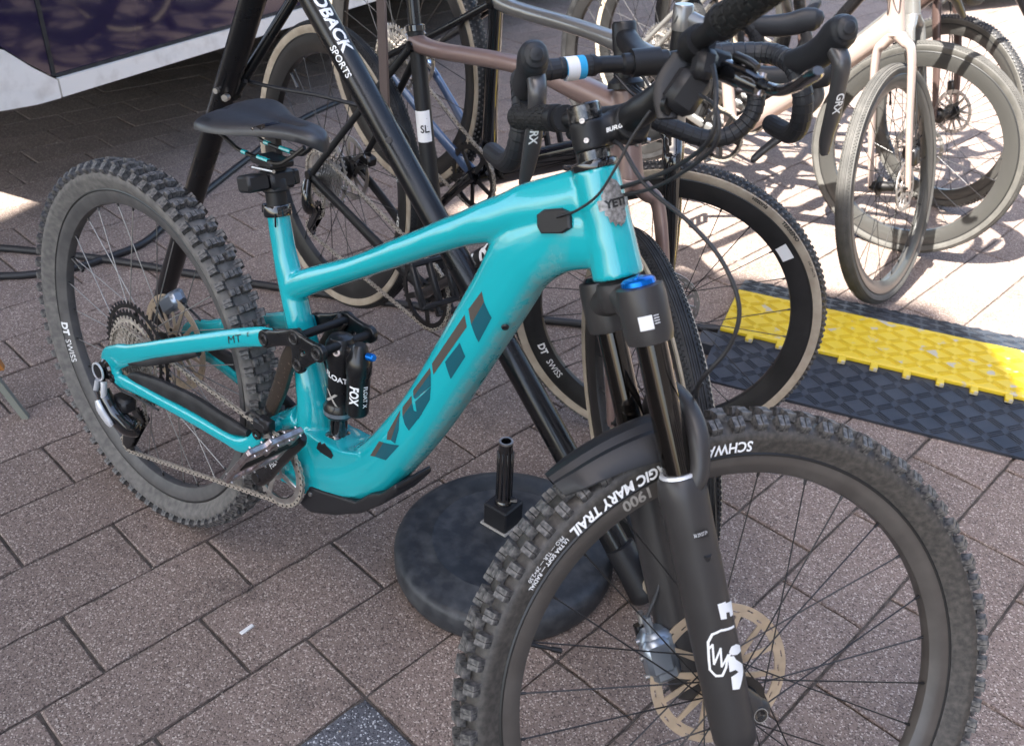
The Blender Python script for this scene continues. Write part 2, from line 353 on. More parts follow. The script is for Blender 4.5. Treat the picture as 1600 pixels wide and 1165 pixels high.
def decal(name, VF, org, U, V, D, bvh, material, parent, off=0.0006, T=None, **kw):
    org, U, V, D = Vector(org), Vector(U).normalized(), Vector(V).normalized(), Vector(D).normalized()
    out = []; ok = []
    for u, v in VF[0]:
        P = org + U*u + V*v; h = bvh.ray_cast(P - D*0.25, D, 0.9)
        ok.append(h[0] is not None); out.append(h[0] + h[1]*off if ok[-1] else P)
    mb = MB(); mb.add(out, [f for f in VF[1] if all(ok[i] for i in f)]); me = bpy.data.meshes.new(name); me.from_pydata(mb.v, [], mb.f); me.materials.append(MATS[material]); me.polygons.foreach_set('use_smooth', [True]*len(me.polygons))
    return put(name, me, parent, T, **kw)
def flatprint(name, VF, fn, material, parent, T=None, **kw):
    me = bpy.data.meshes.new(name); me.from_pydata([tuple(fn(u, v)) for u, v in VF[0]], [], VF[1]); me.materials.append(MATS[material])
    return put(name, me, parent, T, **kw)
def ring_print(name, body, size, th0, r0, y, material, parent, ccw=True, bold=0.0, shear=0.0, width=1.0, T=None, slope=0.0, rim_d=None):
    """lettering round a wheel seen from the right side: ccw = tops towards the hub"""
    VF = text2d(body, size, bold, shear, width, 1)
    def fn(u, v):
        r = r0 - v if ccw else r0 + v; a = th0 + u/r0 if ccw else th0 - u/r0
        yy = y + slope*(r - r0)
        if rim_d is not None:
            rb = .3165; k = [(rb-.002, -.0176), (rb-rim_d*.55, -.0150), (rb-rim_d, -.0085)]; k0, k1 = (k[0], k[1]) if r > k[1][0] else (k[1], k[2]); yy = k1[1] + (k0[1]-k1[1])*(r-k1[0])/(k0[0]-k1[0]) - .0008
        return (r*math.cos(a), yy, r*math.sin(a))
    return flatprint(name, VF, fn, material, parent, T)
def cyl_print(name, body, size, base, axis, rad, ang, material, parent, along=True, bold=0.0, shear=0.0, T=None, width=1.0, xref=(1, 0, 0), flip=1):
    """lettering on a tube: along = text runs along the axis"""
    ax = Vector(axis).normalized(); e1 = Vector(xref); e1 = (e1 - ax*e1.dot(ax)).normalized(); e2 = ax.cross(e1)
    VF = text2d(body, size, bold, shear, width, 1); b = Vector(base)
    def fn(u, v):
        s, c = (u, v) if along else (v, u)
        a = ang + flip*c/rad
        return b + ax*s + (e1*math.cos(a) + e2*math.sin(a))*(rad + 0.0006)
    return flatprint(name, VF, fn, material, parent, T)

# ------------------------------------------------------------------ the setting: ground and pavers
PSI, PW, PO, PL = 1.46518, 0.1775, -0.167, 0.3005
E_ = Vector((math.cos(PSI), math.sin(PSI), 0)); M_ = Vector((-math.sin(PSI), math.cos(PSI), 0))
gm = MB(); gm.add([(-60, -60, -0.0075), (60, -60, -0.0075), (60, 60, -0.0075), (-60, 60, -0.0075)], [(0, 1, 2, 3)])
ground = mk('ground', gm, 'joint_sand', smooth=False, kind='structure')
pavement = empty('pavement', kind='structure')
def paver_variant(seed, material):
    r_ = random.Random(seed); m = MB(); hx_, hy_ = (PL-0.0050)/2, (PW-0.0044)/2; per = []
    for k in range(9): per.append((-hx_ + 2*hx_*k/9, -hy_))
    for k in range(5): per.append((hx_, -hy_ + 2*hy_*k/5))
    for k in range(9): per.append((hx_ - 2*hx_*k/9, hy_))
    for k in range(5): per.append((-hx_, hy_ - 2*hy_*k/5))
    n = len(per); lo, mid, top = [], [], []
    for x, y in per:
        j = r_.uniform(0, .0011); c = r_.uniform(.0012, .0030) * (2.2 if r_.random() < .07 else 1); corner = abs(abs(x)-hx_) < 1e-6 and abs(abs(y)-hy_) < 1e-6
        if corner: c *= 1.7
        f = lambda q: (x - math.copysign(q, x)*(1 if abs(abs(x)-hx_) < 1e-6 else 0), y - math.copysign(q, y)*(1 if abs(abs(y)-hy_) < 1e-6 else 0))
        lo.append((*f(j), -.05)); mid.append((*f(j), -c*.9)); top.append((*f(j+c), 0))
    m.add(lo+mid+top, [tuple(range(2*n, 3*n))] + [(i, (i+1) % n, n+(i+1) % n, n+i) for i in range(n)] + [(n+i, n+(i+1) % n, 2*n+(i+1) % n, 2*n+i) for i in range(n)])
    return m.mesh('paver', [material], 25)
pv = MB(); pv.box((0, 0, -0.03), (PL-0.0052, PW-0.0046, 0.06), bev=0.0028)
pavers_me = [paver_variant(20+k, 'washed_concrete') for k in range(8)]
paver_dk = paver_variant(99, 'dark_washed_concrete')
cells = []
for i in range(-46, 24):
    e0 = 0.010 if i % 2 == 0 or i == 3 else -0.107
    for j in range(-8, 36):
        c = E_*(e0 + (j+0.5)*PL) + M_*(PO - (i+0.5)*PW)
        X, Yp, z = pix(c)
        if z > 0.3 and -260 < X < 1860 and -160 < Yp < 1420: cells.append((z, i, j, c))
cells.sort(key=lambda q: q[0])
far = MB()
for k, (z, i, j, c) in enumerate(cells):
    T = Matrix.Translation((c.x, c.y, rnd.uniform(-0.0016, 0.0012))) @ Matrix.Rotation(PSI + rnd.uniform(-0.004, 0.004), 4, 'Z') @ Matrix.Rotation(rnd.uniform(-0.004, 0.004), 4, 'X') @ Matrix.Rotation(rnd.uniform(-0.003, 0.003), 4, 'Y')
    if k < 300: put('paver', paver_dk if (i, j) == (3, -1) else rnd.choice(pavers_me), pavement, T)
    else: far.add(pv.v, pv.f, 0, T)
mk('paver', far, 'washed_concrete', pavement, sharp=25, kind='stuff')

# unseen sheets added overhead, outlined backwards from the shade the bicycles stand in
RH = 6.5; off = TO_SUN*(RH/TO_SUN.z)
def shade_sheet(name, poly):
    m = MB(); k = len(poly); vs = [(x+off.x, y+off.y, RH) for x, y in poly] + [(x+off.x, y+off.y, RH+0.02) for x, y in poly]
    m.add(vs, [tuple(range(k)), tuple(range(k, 2*k))] + [(i, (i+1) % k, k+(i+1) % k, k+i) for i in range(k)])
    return mk(name, m, 'plaster', smooth=False, kind='structure')
shade_sheet('shade_sheet', [(-1.80, 0.88), (-1.60, 1.58), (-0.2, 1.58), (0.98, 2.08), (1.20, 1.93), (2.5, 0.15), (4.2, -2.2), (4.2, -9), (-7.0, -9), (-7.0, -3.3), (-1.66, 0.45), (-1.75, 0.71)])
shade_sheet('shade_sheet', [(-1.81, 0.885), (-1.61, 1.585), (-.60, 1.585), (-.72, 2.6), (-.5, 4.2), (-.3, 9), (-12, 9), (-12, -9), (-7.01, -9), (-7.0, -2.6), (-2.3, 0.35), (-1.94, 0.61), (-1.925, 0.83)])

def reflection_facade(T, L, H, cols, rows_):  # unseen building added to give the glossy paint something to reflect
    b_ = empty('reflection_building', T=T, kind='structure'); w_ = MB(); w_.box((L/2, .25, H/2), (L, .5, H), None, 0, .01); mk('wall', w_, 'plaster', b_, smooth=False)
    pane = MB(); pane.box((0, 0, 0), (L/cols*.52, .03, H/rows_*.62), None, 0, .005); pm_ = pane.mesh('pane', ['navy_gloss'], 30)
    frm = MB(); frm.box((0, 0, 0), (L/cols*.60, .04, H/rows_*.70), None, 0, .005); fm_ = frm.mesh('window_frame', ['van_white'], 30)
    for i in range(cols):
        for j in range(rows_):
            P = Matrix.Translation(((i+.5)*L/cols, -.01, (j+.5)*H/rows_)); put('window_frame', fm_, b_, P); put('pane', pm_, b_, Matrix.Translation((0, -.02, 0)) @ P)
reflection_facade(Matrix.Translation((10.5, 12.0, 0)) @ Matrix.Rotation(-PI/2-.15, 4, 'Z'), 18.0, 7.5, 9, 3)

# ------------------------------------------------------------------ the parked vehicle at the back left
VA = Vector((-1.40, 0.65, 0)); VD = Vector((-0.213, 0.977, 0)).normalized(); VN = Vector((VD.y, -VD.x, 0))
VT = Matrix(((VD.x, -VN.x, 0, VA.x), (VD.y, -VN.y, 0, VA.y), (0, 0, 1, 0), (0, 0, 0, 1)))   # local x along the side, y into the body, z up
van = empty('parked_truck', T=VT, label='dark navy parked truck with a narrow white sill behind the bicycles', category='truck')
def van_part(name, poly, y0, y1, m, par=van, sharp=30): q = MB(); q.prism(poly, y0, y1); return mk(name, q, m, par, sharp=sharp, smooth=False)
van_part('sill_trim', [(0.010, 0.440), (6.2, 0.440), (6.2, 0.497), (0.010, 0.497)], -0.012, 0.05, 'van_white')
van_part('front_fender', [(0, 0.440), (0, 0.495), (-.08, .553), (-.155, .617), (-.36, .72), (-.36, .475), (-.20, .453), (-.09, .442)], -0.016, 0.06, 'van_white')
van_part('side_panel', [(0.010, 0.506), (6.2, 0.506), (6.2, 2.3), (0.010, 2.3)], 0.004, 0.06, 'navy_gloss')
van_part('side_panel', [(-0.004, 0.506), (-.08, .563), (-.155, .627), (-.36, .732), (-.36, 2.3), (-0.004, 2.3)], 0.0, 0.06, 'navy_gloss')
van_part('window_seal', [(0.010, 0.497), (6.2, 0.497), (6.2, 0.508), (0.010, 0.508)], 0.0, 0.03, 'black_rubber')
van_part('window_seal', [(-0.004, 0.505), (0.010, 0.505), (0.010, 2.3), (-0.004, 2.3)], -0.003, 0.02, 'black_rubber')
ub = MB(); ub.box((2.95, 1.25, 1.36), (6.5, 2.34, 1.80), bev=0.03); ub.box((3.0, 2.2, 0.26), (6.4, .1, 0.50), bev=0.02); ub.box((3.4, 1.1, 0.30), (5.4, .5, 0.34), bev=0.03)  # truck body box, plus two black skirts added to darken the ground beneath
mk('underbody_shade_skirts', ub, 'underbody_shade_skirts', van)
for xw in (2.9, 5.2):
    wl = MB(); wl.lathe([(0.2, -0.13), (0.46, -0.13), (0.48, -0.1), (0.48, 0.1), (0.46, 0.13), (0.2, 0.13)], 40, Matrix.Translation((xw, 1.75, 0.48)) @ RX)
    mk('wheel', wl, 'black_rubber', van)

# ------------------------------------------------------------------ wheels
def spoke_mesh(L, mats):
    m = MB(); m.tube([(0, 0, 0), (0, 0, L)], 0.00105, 6, 0); m.tube([(0, 0, L-0.0075), (0, 0, L+0.004)], [0.0019, 0.0024], 8, 1); return m.mesh('spoke', mats)
def gear_poly(n, rr, rt):
    P = []
    for i in range(n):
        for f, r in ((-0.26, rr), (-0.13, rt), (0.13, rt), (0.26, rr)): a = 2*PI*(i+f)/n; P.append((r*math.cos(a), r*math.sin(a)))
    return P
def rotor_mesh(ro, mats, arms=7):
    m = MB(); w = ro*0.165; N = 168; rad = [ro, ro-w*0.28, ro-w*0.42, ro-w*0.62, ro-w*0.76, ro-w]
    for k in range(N):
        a0, a1 = 2*PI*k/N, 2*PI*(k+1)/N
        for q in range(5):
            if q == 1 and k % 12 in (2, 3, 4): continue
            if q == 3 and k % 12 in (8, 9, 10): continue
            P = [(rad[q]*math.cos(a0), rad[q]*math.sin(a0)), (rad[q]*math.cos(a1), rad[q]*math.sin(a1)), (rad[q+1]*math.cos(a1), rad[q+1]*math.sin(a1)), (rad[q+1]*math.cos(a0), rad[q+1]*math.sin(a0))]
            m.prism(P, -0.0009, 0.0009)
    for k in range(arms):
        a = 2*PI*k/arms
        for sgn, sp in ((1, 0.30), (-1, 0.16)):
            P1 = Vector((0.024*math.cos(a), 0.024*math.sin(a))); b = a + sgn*sp; P2 = Vector(((ro-w*0.7)*math.cos(b), (ro-w*0.7)*math.sin(b)))
            d = (P2-P1).normalized(); n = Vector((-d.y, d.x)); w1, w2 = 0.0055, 0.0032
            m.prism([tuple(P1+n*w1), tuple(P1-n*w1), tuple(P2-n*w2), tuple(P2+n*w2)], -0.0011, 0.0011)
    ci = lambda r, n=36: [(r*math.cos(2*PI*i/n), r*math.sin(2*PI*i/n)) for i in range(n)]
    m.ring(ci(0.031), ci(0.018), -0.0014, 0.0014)
    for k in range(6):
        a = 2*PI*k/6+0.3; m.lathe([(1e-4, -0.003), (0.004, -0.003), (0.004, 0.002), (1e-4, 0.002)], 10, Matrix.Translation((0.026*math.cos(a), 0, 0.026*math.sin(a))) @ RX, 1)
    return m.mesh('rotor', mats)
def cassette_mesh(cogs, y0, dy, mats, split):
    m = MB()
    for k, n in enumerate(cogs):
        r = n*0.0127/(2*PI); P = gear_poly(n, r-0.0035, r+0.0028); inner = [(max(0.013, r-0.011)*x/math.hypot(x, z), max(0.013, r-0.011)*z/math.hypot(x, z)) for x, z in P]
        m.ring(P, inner, y0-k*dy-0.0009, y0-k*dy+0.0009, 0 if k < split else 1)
        if r > 0.03:
            for q in range(6):
                a = 2*PI*q/6 + k*0.12; b = a+0.5; r0, r1 = 0.016, r-0.008
                A = Vector((r0*math.cos(a), r0*math.sin(a))); B = Vector((r1*math.cos(b), r1*math.sin(b))); d = (B-A).normalized(); nn = Vector((-d.y, d.x))*0.0035
                m.prism([tuple(A+nn), tuple(A-nn), tuple(B-nn), tuple(B+nn)], y0-k*dy-0.0008, y0-k*dy+0.0008, 0 if k < split else 1)
    m.lathe([(0.015, y0-len(cogs)*dy-0.004), (0.019, y0-len(cogs)*dy-0.004), (0.019, y0+0.002), (0.015, y0+0.002)], 20, RX, 1, loop=True)
    return m.mesh('cassette', mats)
def wheel(parent, T, name, R=0.35, w=0.021, rim_d=0.03, side='black_rubber', tread='black_rubber', rim='matt_rim_black', spokes=28, rotor=0.08, hub_w=0.1, tread_kind='gravel', knob='knob_rubber', rot_lat=0.045, rotor_mat='bare_steel', spoke_mat='dark_steel', cass=None, detail=True, n=112):
    W = empty(name, parent, T)
    rb = 0.3165
    prof = [(rb-0.002, -0.0155), (rb+0.004, -0.0168), ((R+rb)/2-0.006, -w*0.98), ((R+rb)/2+0.004, -w), (R-0.011, -w*0.86), (R-0.004, -w*0.52), (R-0.0012, 0.0)]
    prof = prof + [(r, -h) for r, h in reversed(prof[:-1])]
    mts = [0, 0, 0, 0, 1, 1, 1, 1, 0, 0, 0, 0]
    if tread_kind == 'mtb': prof = [(r - (0.0075 if abs(h) < w*0.9 and r > rb+0.02 else 0), h) for r, h in prof]
    t = MB(); t.lathe(prof, n, RX, mats=mts, caps=False); mk('tyre', t, [side, tread], W, sharp=60)
    r = MB(); d = rim_d
    r.lathe([(rb+0.001, -0.0172), (rb-0.002, -0.0176), (rb-d*0.55, -0.0150), (rb-d, -0.0085), (rb-d-0.002, 0), (rb-d, 0.0085), (rb-d*0.55, 0.0150), (rb-0.002, 0.0176), (rb+0.001, 0.0172), (rb-0.006, 0.013), (rb-0.006, -0.013)], n, RX, loop=True)
    mk('rim', r, rim, W, sharp=30)
    r = MB(); r.lathe([(rb+0.0042, -0.0174), (rb+0.0018, -0.0184), (rb-0.0002, -0.0178)], n, RX, caps=False); r.lathe([(rb+0.0042, 0.0174), (rb+0.0018, 0.0184), (rb-0.0002, 0.0178)], n, RX, caps=False); mk('bead_line', r, 'black_print', W)
    # tread
    if tread_kind == 'mtb':
        kc = MB()
        for y0_, y1_ in ((-.0092, -.0008), (.0008, .0092)):
            kc.add([(-.0074, y0_, -.006), (.0074, y0_, -.006), (.0074, y1_, -.006), (-.0074, y1_, -.006), (-.0060, y0_*.94, .0046), (.0052, y0_*.94, .0046), (.0052, y1_*.94, .0046), (-.0066, y1_*.94, .0046)], [(0, 1, 5, 4), (1, 2, 6, 5), (2, 3, 7, 6), (3, 0, 4, 7), (4, 5, 6, 7)])
        kme = kc.mesh('knob', [knob], 30)
        ks = MB()
        for x0_, x1_, h_ in ((-.0080, -.0006, .0066), (.0006, .0080, .0058)):
            ks.add([(x0_, -.0085, -.008), (x1_, -.0085, -.008), (x1_, .0105, -.008), (x0_, .0105, -.008), (x0_*.86, -.0068, h_), (x1_*.9, -.0068, h_), (x1_*.86, .0078, h_-.001), (x0_*.86, .0078, h_-.001)], [(0, 1, 5, 4), (1, 2, 6, 5), (2, 3, 7, 6), (3, 0, 4, 7), (4, 5, 6, 7)])
        ksm = ks.mesh('knob', [knob], 30)
        rows = 74
        for i in range(rows):
            a = 2*PI*i/rows
            for sd in (-1, 1):
                for kind in (0, 1):
                    aa = a + (0.5*2*PI/rows if kind == 0 else 0) + rnd.uniform(-.002, .002)
                    if kind == 0:
                        lat = sd*(0.0085 if i % 2 else 0.0125); tilt = sd*0.18; rr = R-0.0035
                    else:
                        lat = sd*(w*0.86 + (0.0012 if i % 2 else 0)); tilt = sd*0.78; rr = R-0.0115
                    rad = Vector((math.cos(aa), 0, math.sin(aa))); tan = Vector((-math.sin(aa), 0, math.cos(aa)))
                    nz = (rad*math.cos(tilt) + Y_*math.sin(tilt)); ly = nz.cross(tan) * (-1)
                    ly = (Y_*math.cos(tilt) - rad*math.sin(tilt))
                    if sd < 0 : ly = -ly; tg = -tan
                    else: tg = tan
                    tg = ly.cross(nz)
                    P = rad*rr + Y_*lat
                    Tm = Matrix(((tg.x, ly.x, nz.x, P.x), (tg.y, ly.y, nz.y, P.y), (tg.z, ly.z, nz.z, P.z), (0, 0, 0, 1)))
                    put('knob', kme if kind == 0 else ksm, W, Tm)
    elif tread_kind == 'knobby':
        kb = MB(); rows = 150
        for i in range(rows):
            a = 2*PI*(i+0.5)/rows
            for q, (lat, rr, sz) in enumerate(((-.0175, R-.0075, .005), (-.0095, R-.0028, .0036), (0.0, R-.0015, .004), (.0095, R-.0028, .0036), (.0175, R-.0075, .005))):
                aa = a + (PI/rows if q % 2 else 0); tilt = lat/w*0.75
                Tm = Matrix.Rotation(-aa+PI/2, 4, 'Y') @ Matrix.Translation((0, lat, rr)) @ Matrix.Rotation(-tilt, 4, 'X')
                h = sz/2; kb.add([(-h*1.3, -h, -.002), (h*1.3, -h, -.002), (h*1.3, h, -.002), (-h*1.3, h, -.002), (-h, -h*.8, .0028), (h, -h*.8, .0028), (h, h*.8, .0028), (-h, h*.8, .0028)], [(0, 1, 5, 4), (1, 2, 6, 5), (2, 3, 7, 6), (3, 0, 4, 7), (4, 5, 6, 7)], 0, Tm)
        mk('tread_blocks', kb, knob, W, smooth=False, kind='stuff')
    else:
        kb = MB(); rows = 230
        for i in range(rows):
            a = 2*PI*(i+0.5)/rows
            for q, (lat, rr) in enumerate(((-.0165, R-.0072), (-.0125, R-.0045), (.0125, R-.0045), (.0165, R-.0072))):
                tilt = lat/w*0.8; Tm = Matrix.Rotation(-a - (PI/rows if q % 2 else 0)+PI/2, 4, 'Y') @ Matrix.Translation((0, lat, rr)) @ Matrix.Rotation(-tilt, 4, 'X')
                h = .0016; kb.add([(-h*1.9, -h, 0), (h*1.9, -h, 0), (h*1.9, h, 0), (-h*1.9, h, 0), (-h*1.5, -h*.8, .0014), (h*1.5, -h*.8, .0014), (h*1.5, h*.8, .0014), (-h*1.5, h*.8, .0014)], [(0, 1, 5, 4), (1, 2, 6, 5), (2, 3, 7, 6), (3, 0, 4, 7), (4, 5, 6, 7)], 0, Tm)
        for lat in (-.006, -.002, .002, .006):
            kb.lathe([(R-.0022, lat-.0012), (R-.0002, lat-.0009), (R-.0002, lat+.0009), (R-.0022, lat+.0012)], n, RX, caps=False)
        mk('tread_blocks', kb, tread, W, smooth=False, kind='stuff')
    # hub
    h = MB(); hw = hub_w/2
    h.lathe([(0.008, -hw-0.008), (0.011, -hw-0.008), (0.012, -hw), (0.016, -hw+0.002), (0.018, -0.034), (0.029, -0.033), (0.029, -0.029), (0.017, -0.026), (0.0145, 0), (0.017, 0.026), (0.029, 0.029), (0.029, 0.033), (0.018, 0.034), (0.016, hw-0.002), (0.012, hw), (0.011, hw+0.008), (0.008, hw+0.008)], 28, RX)
    mk('hub', h, 'dark_steel', W)
    rim_in = rb - rim_d - 0.001; L = None
    for k in range(spokes):
        sd = -1 if k % 2 else 1; pair = k//2
        th_h = 2*PI*(k+0.5)/spokes; cross = (1 if pair % 2 else -1)*1.15
        A = Vector((0.0275*math.cos(th_h+cross), sd*0.031, 0.0275*math.sin(th_h+cross))); B = Vector((rim_in*math.cos(th_h), sd*0.003, rim_in*math.sin(th_h)))
        if L is None: L = (B-A).length; sme = spoke_mesh(L, [spoke_mat, 'dark_steel'])
        put('spoke', sme, W, axisT(A, B))
    if rotor: put('rotor', rotor_mesh(rotor, [rotor_mat, 'dark_steel']), W, Matrix.Translation((0, rot_lat, 0)) @ Matrix.Rotation(0.4, 4, 'Y'))
    if cass: put('cassette', cassette_mesh(*cass), W)
    vl = MB(); vl.tube([(0, 0, -rim_in), (0, 0, -rim_in+0.034)], [0.003, 0.0024], 8); vl.tube([(0, 0, -rim_in+0.03), (0, 0, -rim_in+0.043)], 0.0038, 8)
    mk('valve', vl, 'dark_steel', W, Matrix.Rotation(1.9, 4, 'Y'))
    return W
def chain_links(parent, path, y, name='chain', objects=True):
    """roller chain along a closed (x, z) path"""
    P = [Vector((x, yy, z)) for x, yy, z in path]; seg = [(P[i], P[(i+1) % len(P)]) for i in range(len(P))]; tot = sum((b-a).length for a, b in seg)
    n = int(round(tot/0.0127/2))*2; step = tot/n; pts = []; acc = 0; k = 0; d = 0.0
    for a, b in seg:
        L = (b-a).length
        while d <= acc + L - 1e-9 and len(pts) < n: pts.append(a + (b-a)*((d-acc)/L)); d += step
        acc += L
    def link(hw, m0):
        m = MB()
        for sy in (-1, 1):
            o = []
            for i in range(9): a = PI/2 + PI*i/8; o.append((0.0042*math.cos(a), 0.0042*math.sin(a)))
            o.append((0.00635, -0.0028))
            for i in range(9): a = -PI/2 + PI*i/8; o.append((0.0127+0.0042*math.cos(a), 0.0042*math.sin(a)))
            o.append((0.00635, 0.0028)); m.prism(o, sy*hw-0.0005, sy*hw+0.0005)
        m.cyl((0, -hw-0.0011, 0), (0, hw+0.0011, 0), 0.0019, 8, 1); m.cyl((0.0127, -hw-0.0011, 0), (0.0127, hw+0.0011, 0), 0.0019, 8, 1)
        return m
    lo, li = link(0.0024, 0), link(0.0014, 0)
    C = empty(name, parent) if objects else None
    if objects: m1, m2 = lo.mesh('link', ['chain_steel', 'dark_steel'], 30), li.mesh('link', ['chain_steel', 'dark_steel'], 30)
    al = MB()
    for i in range(n):
        a, b = pts[i], pts[(i+1) % n]; d = (b-a); x = d.normalized(); z = x.cross(Y_).normalized(); yv = z.cross(x)
        T = Matrix(((x.x, yv.x, z.x, a.x), (x.y, yv.y, z.y, a.y), (x.z, yv.z, z.z, a.z), (0, 0, 0, 1)))
        if objects: put('link', m1 if i % 2 else m2, C, T)
        else: al.add((lo if i % 2 else li).v, (lo if i % 2 else li).f, (lo if i % 2 else li).m, T)
    if not objects: return mk(name, al, ['chain_steel', 'dark_steel'], parent, smooth=False, kind='stuff')
    return C
def arc(c, r, a0, a1, y, n=14): return [(c[0]+r*math.cos(a0+(a1-a0)*i/n), y, c[1]+r*math.sin(a0+(a1-a0)*i/n)) for i in range(n+1)]

# ------------------------------------------------------------------ the teal mountain bike
LEAN = -0.120638; WB = 1.28214; RW = 0.370
bike = empty('mountain_bike', T=Matrix.Rotation(LEAN, 4, 'X'), label='glossy turquoise full suspension mountain bike standing nearest the camera', category='bicycle')
SA = Vector((1.24243, 0, 0.35106)); SX = Vector((-0.43051, 0, 0.90259)); STEER = 0.929726
TS = Matrix.Translation(SA) @ Matrix.Rotation(STEER, 4, SX) @ Matrix.Translation(-SA)
def hx(z): return SA.x + 0.0125 + SX.x*(z-SA.z)/SX.z
# frame: monocoque of lofted tubes
fr = MB()
loft(fr, [(.388, 0, .772, .0185, .0178), (.402, 0, .717, .0195, .0185), (.418, 0, .668, .023, .020), (.440, 0, .606, .0215, .0225), (.462, 0, .54, .022, .026), (.478, 0, .485, .026, .030), (.487, 0, .43, .032, .034), (.495, 0, .37, .040, .036)])
loft(fr, [(.425, 0, .648, .022, .020), (.469, 0, .678, .0215, .0215), (.571, 0, .735, .0185, .022), (.684, 0, .804, .0205, .0235), (.757, 0, .848, .0225, .026), (.822, 0, .884, .029, .029), (.88, 0, .913, .036, .0295), (.952, 0, .945, .040, .027)])
loft(fr, [(.985, 0, .912, .040, .027), (.925, 0, .893, .044, .031), (.872, 0, .850, .046, .034), (.843, 0, .790, .0435, .035), (.792, 0, .681, .042, .037), (.737, 0, .568, .0415, .038), (.683, 0, .478, .043, .039), (.635, 0, .412, .046, .040), (.575, 0, .368, .046, .040), (.50, 0, .345, .040, .038)], ex=0.82)
loft(fr, [(hx(.985), 0, .985, .0272, .0272), (hx(.93), 0, .93, .0295, .029), (hx(.90), 0, .90, .0305, .030), (hx(.868), 0, .868, .0315, .0315)])
fr.prism([(.462, .395), (.50, .43), (.535, .428), (.585, .432), (.625, .446), (.66, .41), (.62, .36), (.56, .335), (.50, .302), (.462, .30), (.43, .315), (.425, .35)], -.037, .037)
fr.tube([(.445, -.040, .335), (.445, .040, .335)], .034, 24)
loft(fr, [(.455, 0, .425, .022, .026), (.425, 0, .405, .020, .024), (.405, 0, .392, .016, .030)])
fr_me = fuse('frame', fr, 0.0026, 9, ['teal_gloss_paint'])
frame = put('frame', fr_me, bike); FB = bvh_of(fr_me)
# rear triangle, one moulding per side and member
for sd in (-1, 1):
    s = -sd  # y sign: the data below are for the right side (y negative)
    q = MB()
    loft(q, [(.001, s*.088, .352, .026, .0095), (.006, s*.088, .378, .027, .0095), (.040, s*.088, .401, .024, .0095), (.09, s*.086, .426, .0185, .0095), (.145, s*.082, .454, .0165, .0095), (.264, s*.070, .510, .0165, .0095), (.355, s*.056, .551, .0168, .0090), (.405, s*.0465, .570, .0175, .0065), (.430, s*.0425, .581, .012, .005)], n=18, ex=0.8)
    loft(q, [(.006, s*.088, .385, .02, .0095), (.020, s*.088, .36, .019, .0095), (.028, s*.088, .340, .015, .0095)], n=18)
    st = put('seatstay', fuse('seatstay', q, 0.0024, 5, ['teal_gloss_paint']), bike)
    if sd == -1:
        pass
    q = MB()
    loft(q, [(.022, s*.092, .347, .015, .007), (.076, s*.088, .353, .0145, .0085), (.16, s*.079, .353, .0128, .0095), (.25, s*.070, .351, .0132, .0098), (.32, s*.062, .346, .0132, .0098), (.358, s*.057, .345, .016, .0098), (.387, s*.053, .362, .014, .0095), (.404, s*.050, .388, .013, .009)], n=18, ex=0.8)
    put('chainstay', fuse('chainstay', q, 0.0024, 5, ['teal_gloss_paint']), bike)
    q = MB(); loft(q, [(.070, s*.087, .372, .004, .007), (.10, s*.085, .377, .012, .0075), (.175, s*.078, .382, .0165, .0078), (.25, s*.070, .382, .0175, .0078), (.325, s*.062, .374, .016, .0075), (.378, s*.056, .377, .006, .006)], n=14, ex=0.7)
    mk('chainstay_guard', q, 'black_rubber', bike)
    q = MB(); loft(q, [(.075, s*.0885, .401, .004, .006), (.12, s*.084, .420, .009, .0065), (.20, s*.077, .459, .009, .0065), (.265, s*.071, .492, .006, .006)], n=12)
    mk('seatstay_guard', q, 'black_rubber', bike)
    # upper link plate with its bolts
    q = MB(); LK = [Vector((.424, s*.0530, .576)), Vector((.497, s*.0540, .606)), Vector((.550, s*.0530, .600)), Vector((.506, s*.0540, .563))]
    for i0, i1, w0, w1 in ((0, 1, .0150, .0150), (1, 2, .0150, .0140), (1, 3, .0155, .0140), (3, 2, .0120, .0120)):
        loft(q, [tuple(LK[i0]-(LK[i1]-LK[i0]).normalized()*.006) + (w0*.75, .0042), tuple(LK[i0]) + (w0, .0046), tuple(LK[i0].lerp(LK[i1], .5)) + ((w0+w1)*.43, .0046), tuple(LK[i1]) + (w1, .0046), tuple(LK[i1]+(LK[i1]-LK[i0]).normalized()*.007) + (w1*.7, .0042)], n=16, ex=.6)
    for v in LK: q.tube([v-Y_*.0050, v+Y_*.0050], .0150, 22)
    lk = put('suspension_link', fuse('suspension_link', q, .0018, 3, ['carbon_black']), bike)
    for bx, bz in ((.424, .576), (.497, .606), (.550, .600), (.506, .563)):
        b = MB(); b.lathe([(.0034, -.0018), (.0042, .0006), (.0070, .0010), (.0082, .0002), (.0098, .0012), (.0108, .0010), (.0114, -.002)], 20, Matrix.Translation((bx, s*.0592, bz)) @ Matrix.Rotation(-s*PI/2, 4, 'X') , 0)
        b.lathe([(1e-4, -.002), (.0036, -.002)], 6, Matrix.Translation((bx, s*.0592, bz)) @ Matrix.Rotation(-s*PI/2, 4, 'X'), 0, caps=False)
        mk('bolt', b, 'dark_steel', lk)
    q = MB(); loft(q, [(.497, s*.043, .609, .012, .006), (.478, s*.041, .580, .0125, .007), (.460, s*.040, .540, .0155, .008), (.440, s*.038, .487, .0155, .008), (.418, s*.036, .440, .014, .008), (.410, s*.032, .426, .010, .007)], n=14, ex=0.75)
    mk('dogbone_link', q, 'bronze_link', bike)
    q = MB(); q.lathe([(.003, .001), (.0085, .001), (.009, -.003)], 18, Matrix.Translation((.415, s*.042, .435)) @ Matrix.Rotation(-s*PI/2, 4, 'X')); mk('bolt', q, 'dark_steel', bike)
